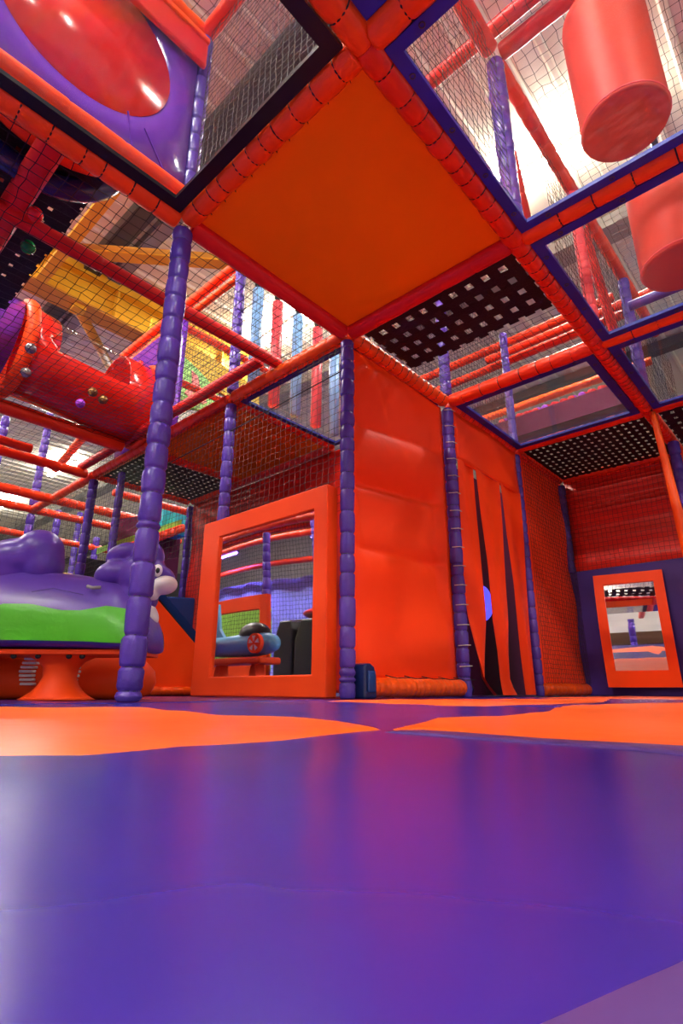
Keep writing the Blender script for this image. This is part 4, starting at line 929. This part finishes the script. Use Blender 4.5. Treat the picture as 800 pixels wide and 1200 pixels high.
# ================================================================== LEFT SIDE OF THE HALL (seen in the mirrors)
def plane_ride():
    x = .66
    t = thing('rocking_ride', (x, 4.25, 0), 'light blue aeroplane ride with orange roundels, reflected in the large mirror', 'rocking ride')
    V = []; n = 16; ys = [3.78, 3.82, 3.93, 4.08, 4.3, 4.5, 4.7, 4.9, 5.0]; hs = [.03, .07, .10, .11, .10, .095, .09, .08, .03]; zc = [.45, .45, .45, .445, .44, .44, .45, .47, .49]
    for y, h, z in zip(ys, hs, zc): V += [(x+.11*(h/.11)*math.cos(2*math.pi*k/n), y, z+h*math.sin(2*math.pi*k/n)) for k in range(n)]
    F = [(i*n+k, i*n+(k+1) % n, (i+1)*n+(k+1) % n, (i+1)*n+k) for i in range(8) for k in range(n)]+[tuple(range(n))[::-1], tuple(8*n+k for k in range(n))]
    MB().add(V, F).build('fuselage', 'sky_blue', t, True)
    MB().prism([(x-.02, 4.48, .50), (x-.02, 4.85, .50), (x-.02, 4.80, .84), (x-.02, 4.66, .86), (x-.02, 4.60, .62)], (.04, 0, 0)).build('tail_fin', 'sky_blue', t, bevel=.01)
    MB().ell((x, 4.08, .54), (.09, .19, .10), 18, 10).build('canopy', 'charcoal', t, True)
    for y in (3.92, 4.60):
        w_ = MB().tube([(x+.10, y, 0.44), (x+.135, y, 0.44)], .085, 24).build('roundel', 'orange_flat', t)
        for k in range(5):
            a = 2*math.pi*k/5+.3
            MB().prism([(x+.136, y+.015*math.cos(a), 0.44+.015*math.sin(a)), (x+.136, y+.065*math.cos(a-.3), 0.44+.065*math.sin(a-.3)), (x+.136, y+.065*math.cos(a+.3), 0.44+.065*math.sin(a+.3))], (.004, 0, 0)).build('spoke', 'white', w_)
    MB().box((x-.12, 3.86, .27), (x+.12, 4.85, .33)).build('base_plate', 'orange_flat', t, bevel=.02)
    for y in (4.0, 4.5): MB().prism([(x-.05, y-.05, 0), (x-.05, y+.12, 0), (x-.05, y+.05, .27), (x-.05, y, .27)], (.1, 0, 0)).build('leg', 'orange_flat', t)
plane_ride()
t = thing('window_panel', (-.4, 5.7, 0), 'orange framed netted opening with green board, reflected behind the aeroplane ride', 'window panel')
for a, b in (((5.15, .2), (5.28, 1.15)), ((6.7, .2), (6.83, 1.15)), ((5.28, .98), (6.7, 1.15)), ((5.28, .2), (6.7, .35))): MB().box((-.43, a[0], a[1]), (-.37, b[0], b[1])).build('frame_bar', 'orange_flat', t, bevel=.006)
tag(MB().prism([(-.9, 5.75, .3), (-.9, 7.6, .3), (-.9, 7.6, 1.3), (-.9, 5.75, 1.1)], (-.05, 0, 0)).build('crash_pad', 'lime'), 'lime green panel behind the orange framed opening, reflected', 'wall panel')
net((-.40, 5.28, .35), (0,1,0), (0,0,1), 1.42, .63, 'net in the orange framed opening, reflected', pitch=.05, rc=.002)
for k, (y0, y1) in enumerate(((4.30, 4.58), (4.62, 4.90), (3.98, 4.26))):
    tag(MB().prism([(-.25, y0, 0), (-.25, y1, 0), (-.25, y1, .58), (-.25, y1-.09, .80), (-.25, y0+.02, .80), (-.25, y0, .70)], (-.3, 0, 0)).build('foam_block', 'charcoal', bevel=.02), 'charcoal padded block reflected at the lower right of the mirror, '+['middle one', 'left one', 'right one'][k], 'foam block')
tag(MB().ell((-.9, 4.6, .95), (.3, .45, .08), 24, 10).build('cushion', 'red', smooth=True), 'red cushion reflected above the charcoal blocks', 'cushion')
tag(MB().box((-1.3, 4.0, 0), (-.6, 5.1, .87)).build('foam_block', 'black', bevel=.03), 'big black padded base under the red cushion, reflected', 'foam block')
tag(cloth_mb((-2.6, 11, 0), (0,-1,0), (0,0,1), 7, 1.95, 60, 30, lambda a, b: .04*math.sin(a*60)+.03*math.sin(b*9+a*11)).build('sheet_wall', 'uv_cloth', None, True), 'pale padded cloth wall with violet light put into its colour, reflected', 'sheet wall')
net((-2.3, 4.2, 0), (0,1,0), (0,0,1), 6.6, 2.9, 'net before the violet lit wall, reflected', pitch=.07, rc=.003)
for y, z, lb in ((5.5, 2.35, 'violet lamp bar over the pale cloth wall, nearer one'), (8.3, 2.35, 'violet lamp bar over the pale cloth wall, farther one')):
    t = thing('violet_lamp', (-1.9, y, z), lb, 'lamp')
    MB().box((-1.94, y-.5, z), (-1.86, y+.5, z+.06)).build('housing', 'black', t); MB().tube([(-1.9, y-.47, z-.02), (-1.9, y+.47, z-.02)], .018, 8).build('tube', 'uv_lamp', t, True)
    ld = bpy.data.lights.new('violet_light', 'AREA'); ld.shape = 'RECTANGLE'; ld.size = .1; ld.size_y = 1.0; ld.energy = 16; ld.color = (.25, .22, 1)
    lo = bpy.data.objects.new('violet_light', ld); COL.objects.link(lo); lo.parent = t; lo.location = (0, 0, -.05); lo.rotation_euler = (0, math.radians(40), 0)
post(-.62, 5.45, [(0, 2.0, .12, 'purple_pad')], 'purple post reflected in the middle of the large mirror', r=.05)
post(-1.6, 5.6, [(0, 2.8, .12, 'purple_pad')], 'purple post reflected before the violet wall', r=.05)
post(-1.7, 8.2, [(0, 2.8, .12, 'purple_pad')], 'farther purple post reflected before the violet wall', r=.05)
for k, (x, z) in enumerate(((-.5, 2.04), (-1.6, 2.3), (-2.2, 2.1), (-2.4, 2.75))):
    BY(x, 2.6, 10.5, z, 'long red beam reflected across the top of the mirror, '+['nearest', 'second', 'third', 'farthest'][k], mt='red_pad', seg=.2, n=10)
tag(MB().box((-3.2, 2.5, 2.9), (-1.6, 10.8, 2.95)).build('deck_board', 'orange_board'), 'orange deck board over the violet lit corner, reflected', 'deck board')
# things the small mirror looks at
post(-1.4, -.1, [(0, 2.0, .12, 'purple_pad')], 'purple post reflected in the small mirror, left one', r=.06)
post(-1.8, .9, [(0, 2.0, .12, 'purple_pad')], 'purple post reflected in the small mirror, right one', r=.06)
tag(MB().box((-3.4, .2, 0), (-2.9, 1.3, .95)).build('cabinet', 'brown', bevel=.01), 'brown counter box reflected in the small mirror', 'cabinet')
BY(-1.8, -2.5, 1.2, 1.55, 'red beam reflected in the small mirror', mt='red_pad', seg=.2, n=10)
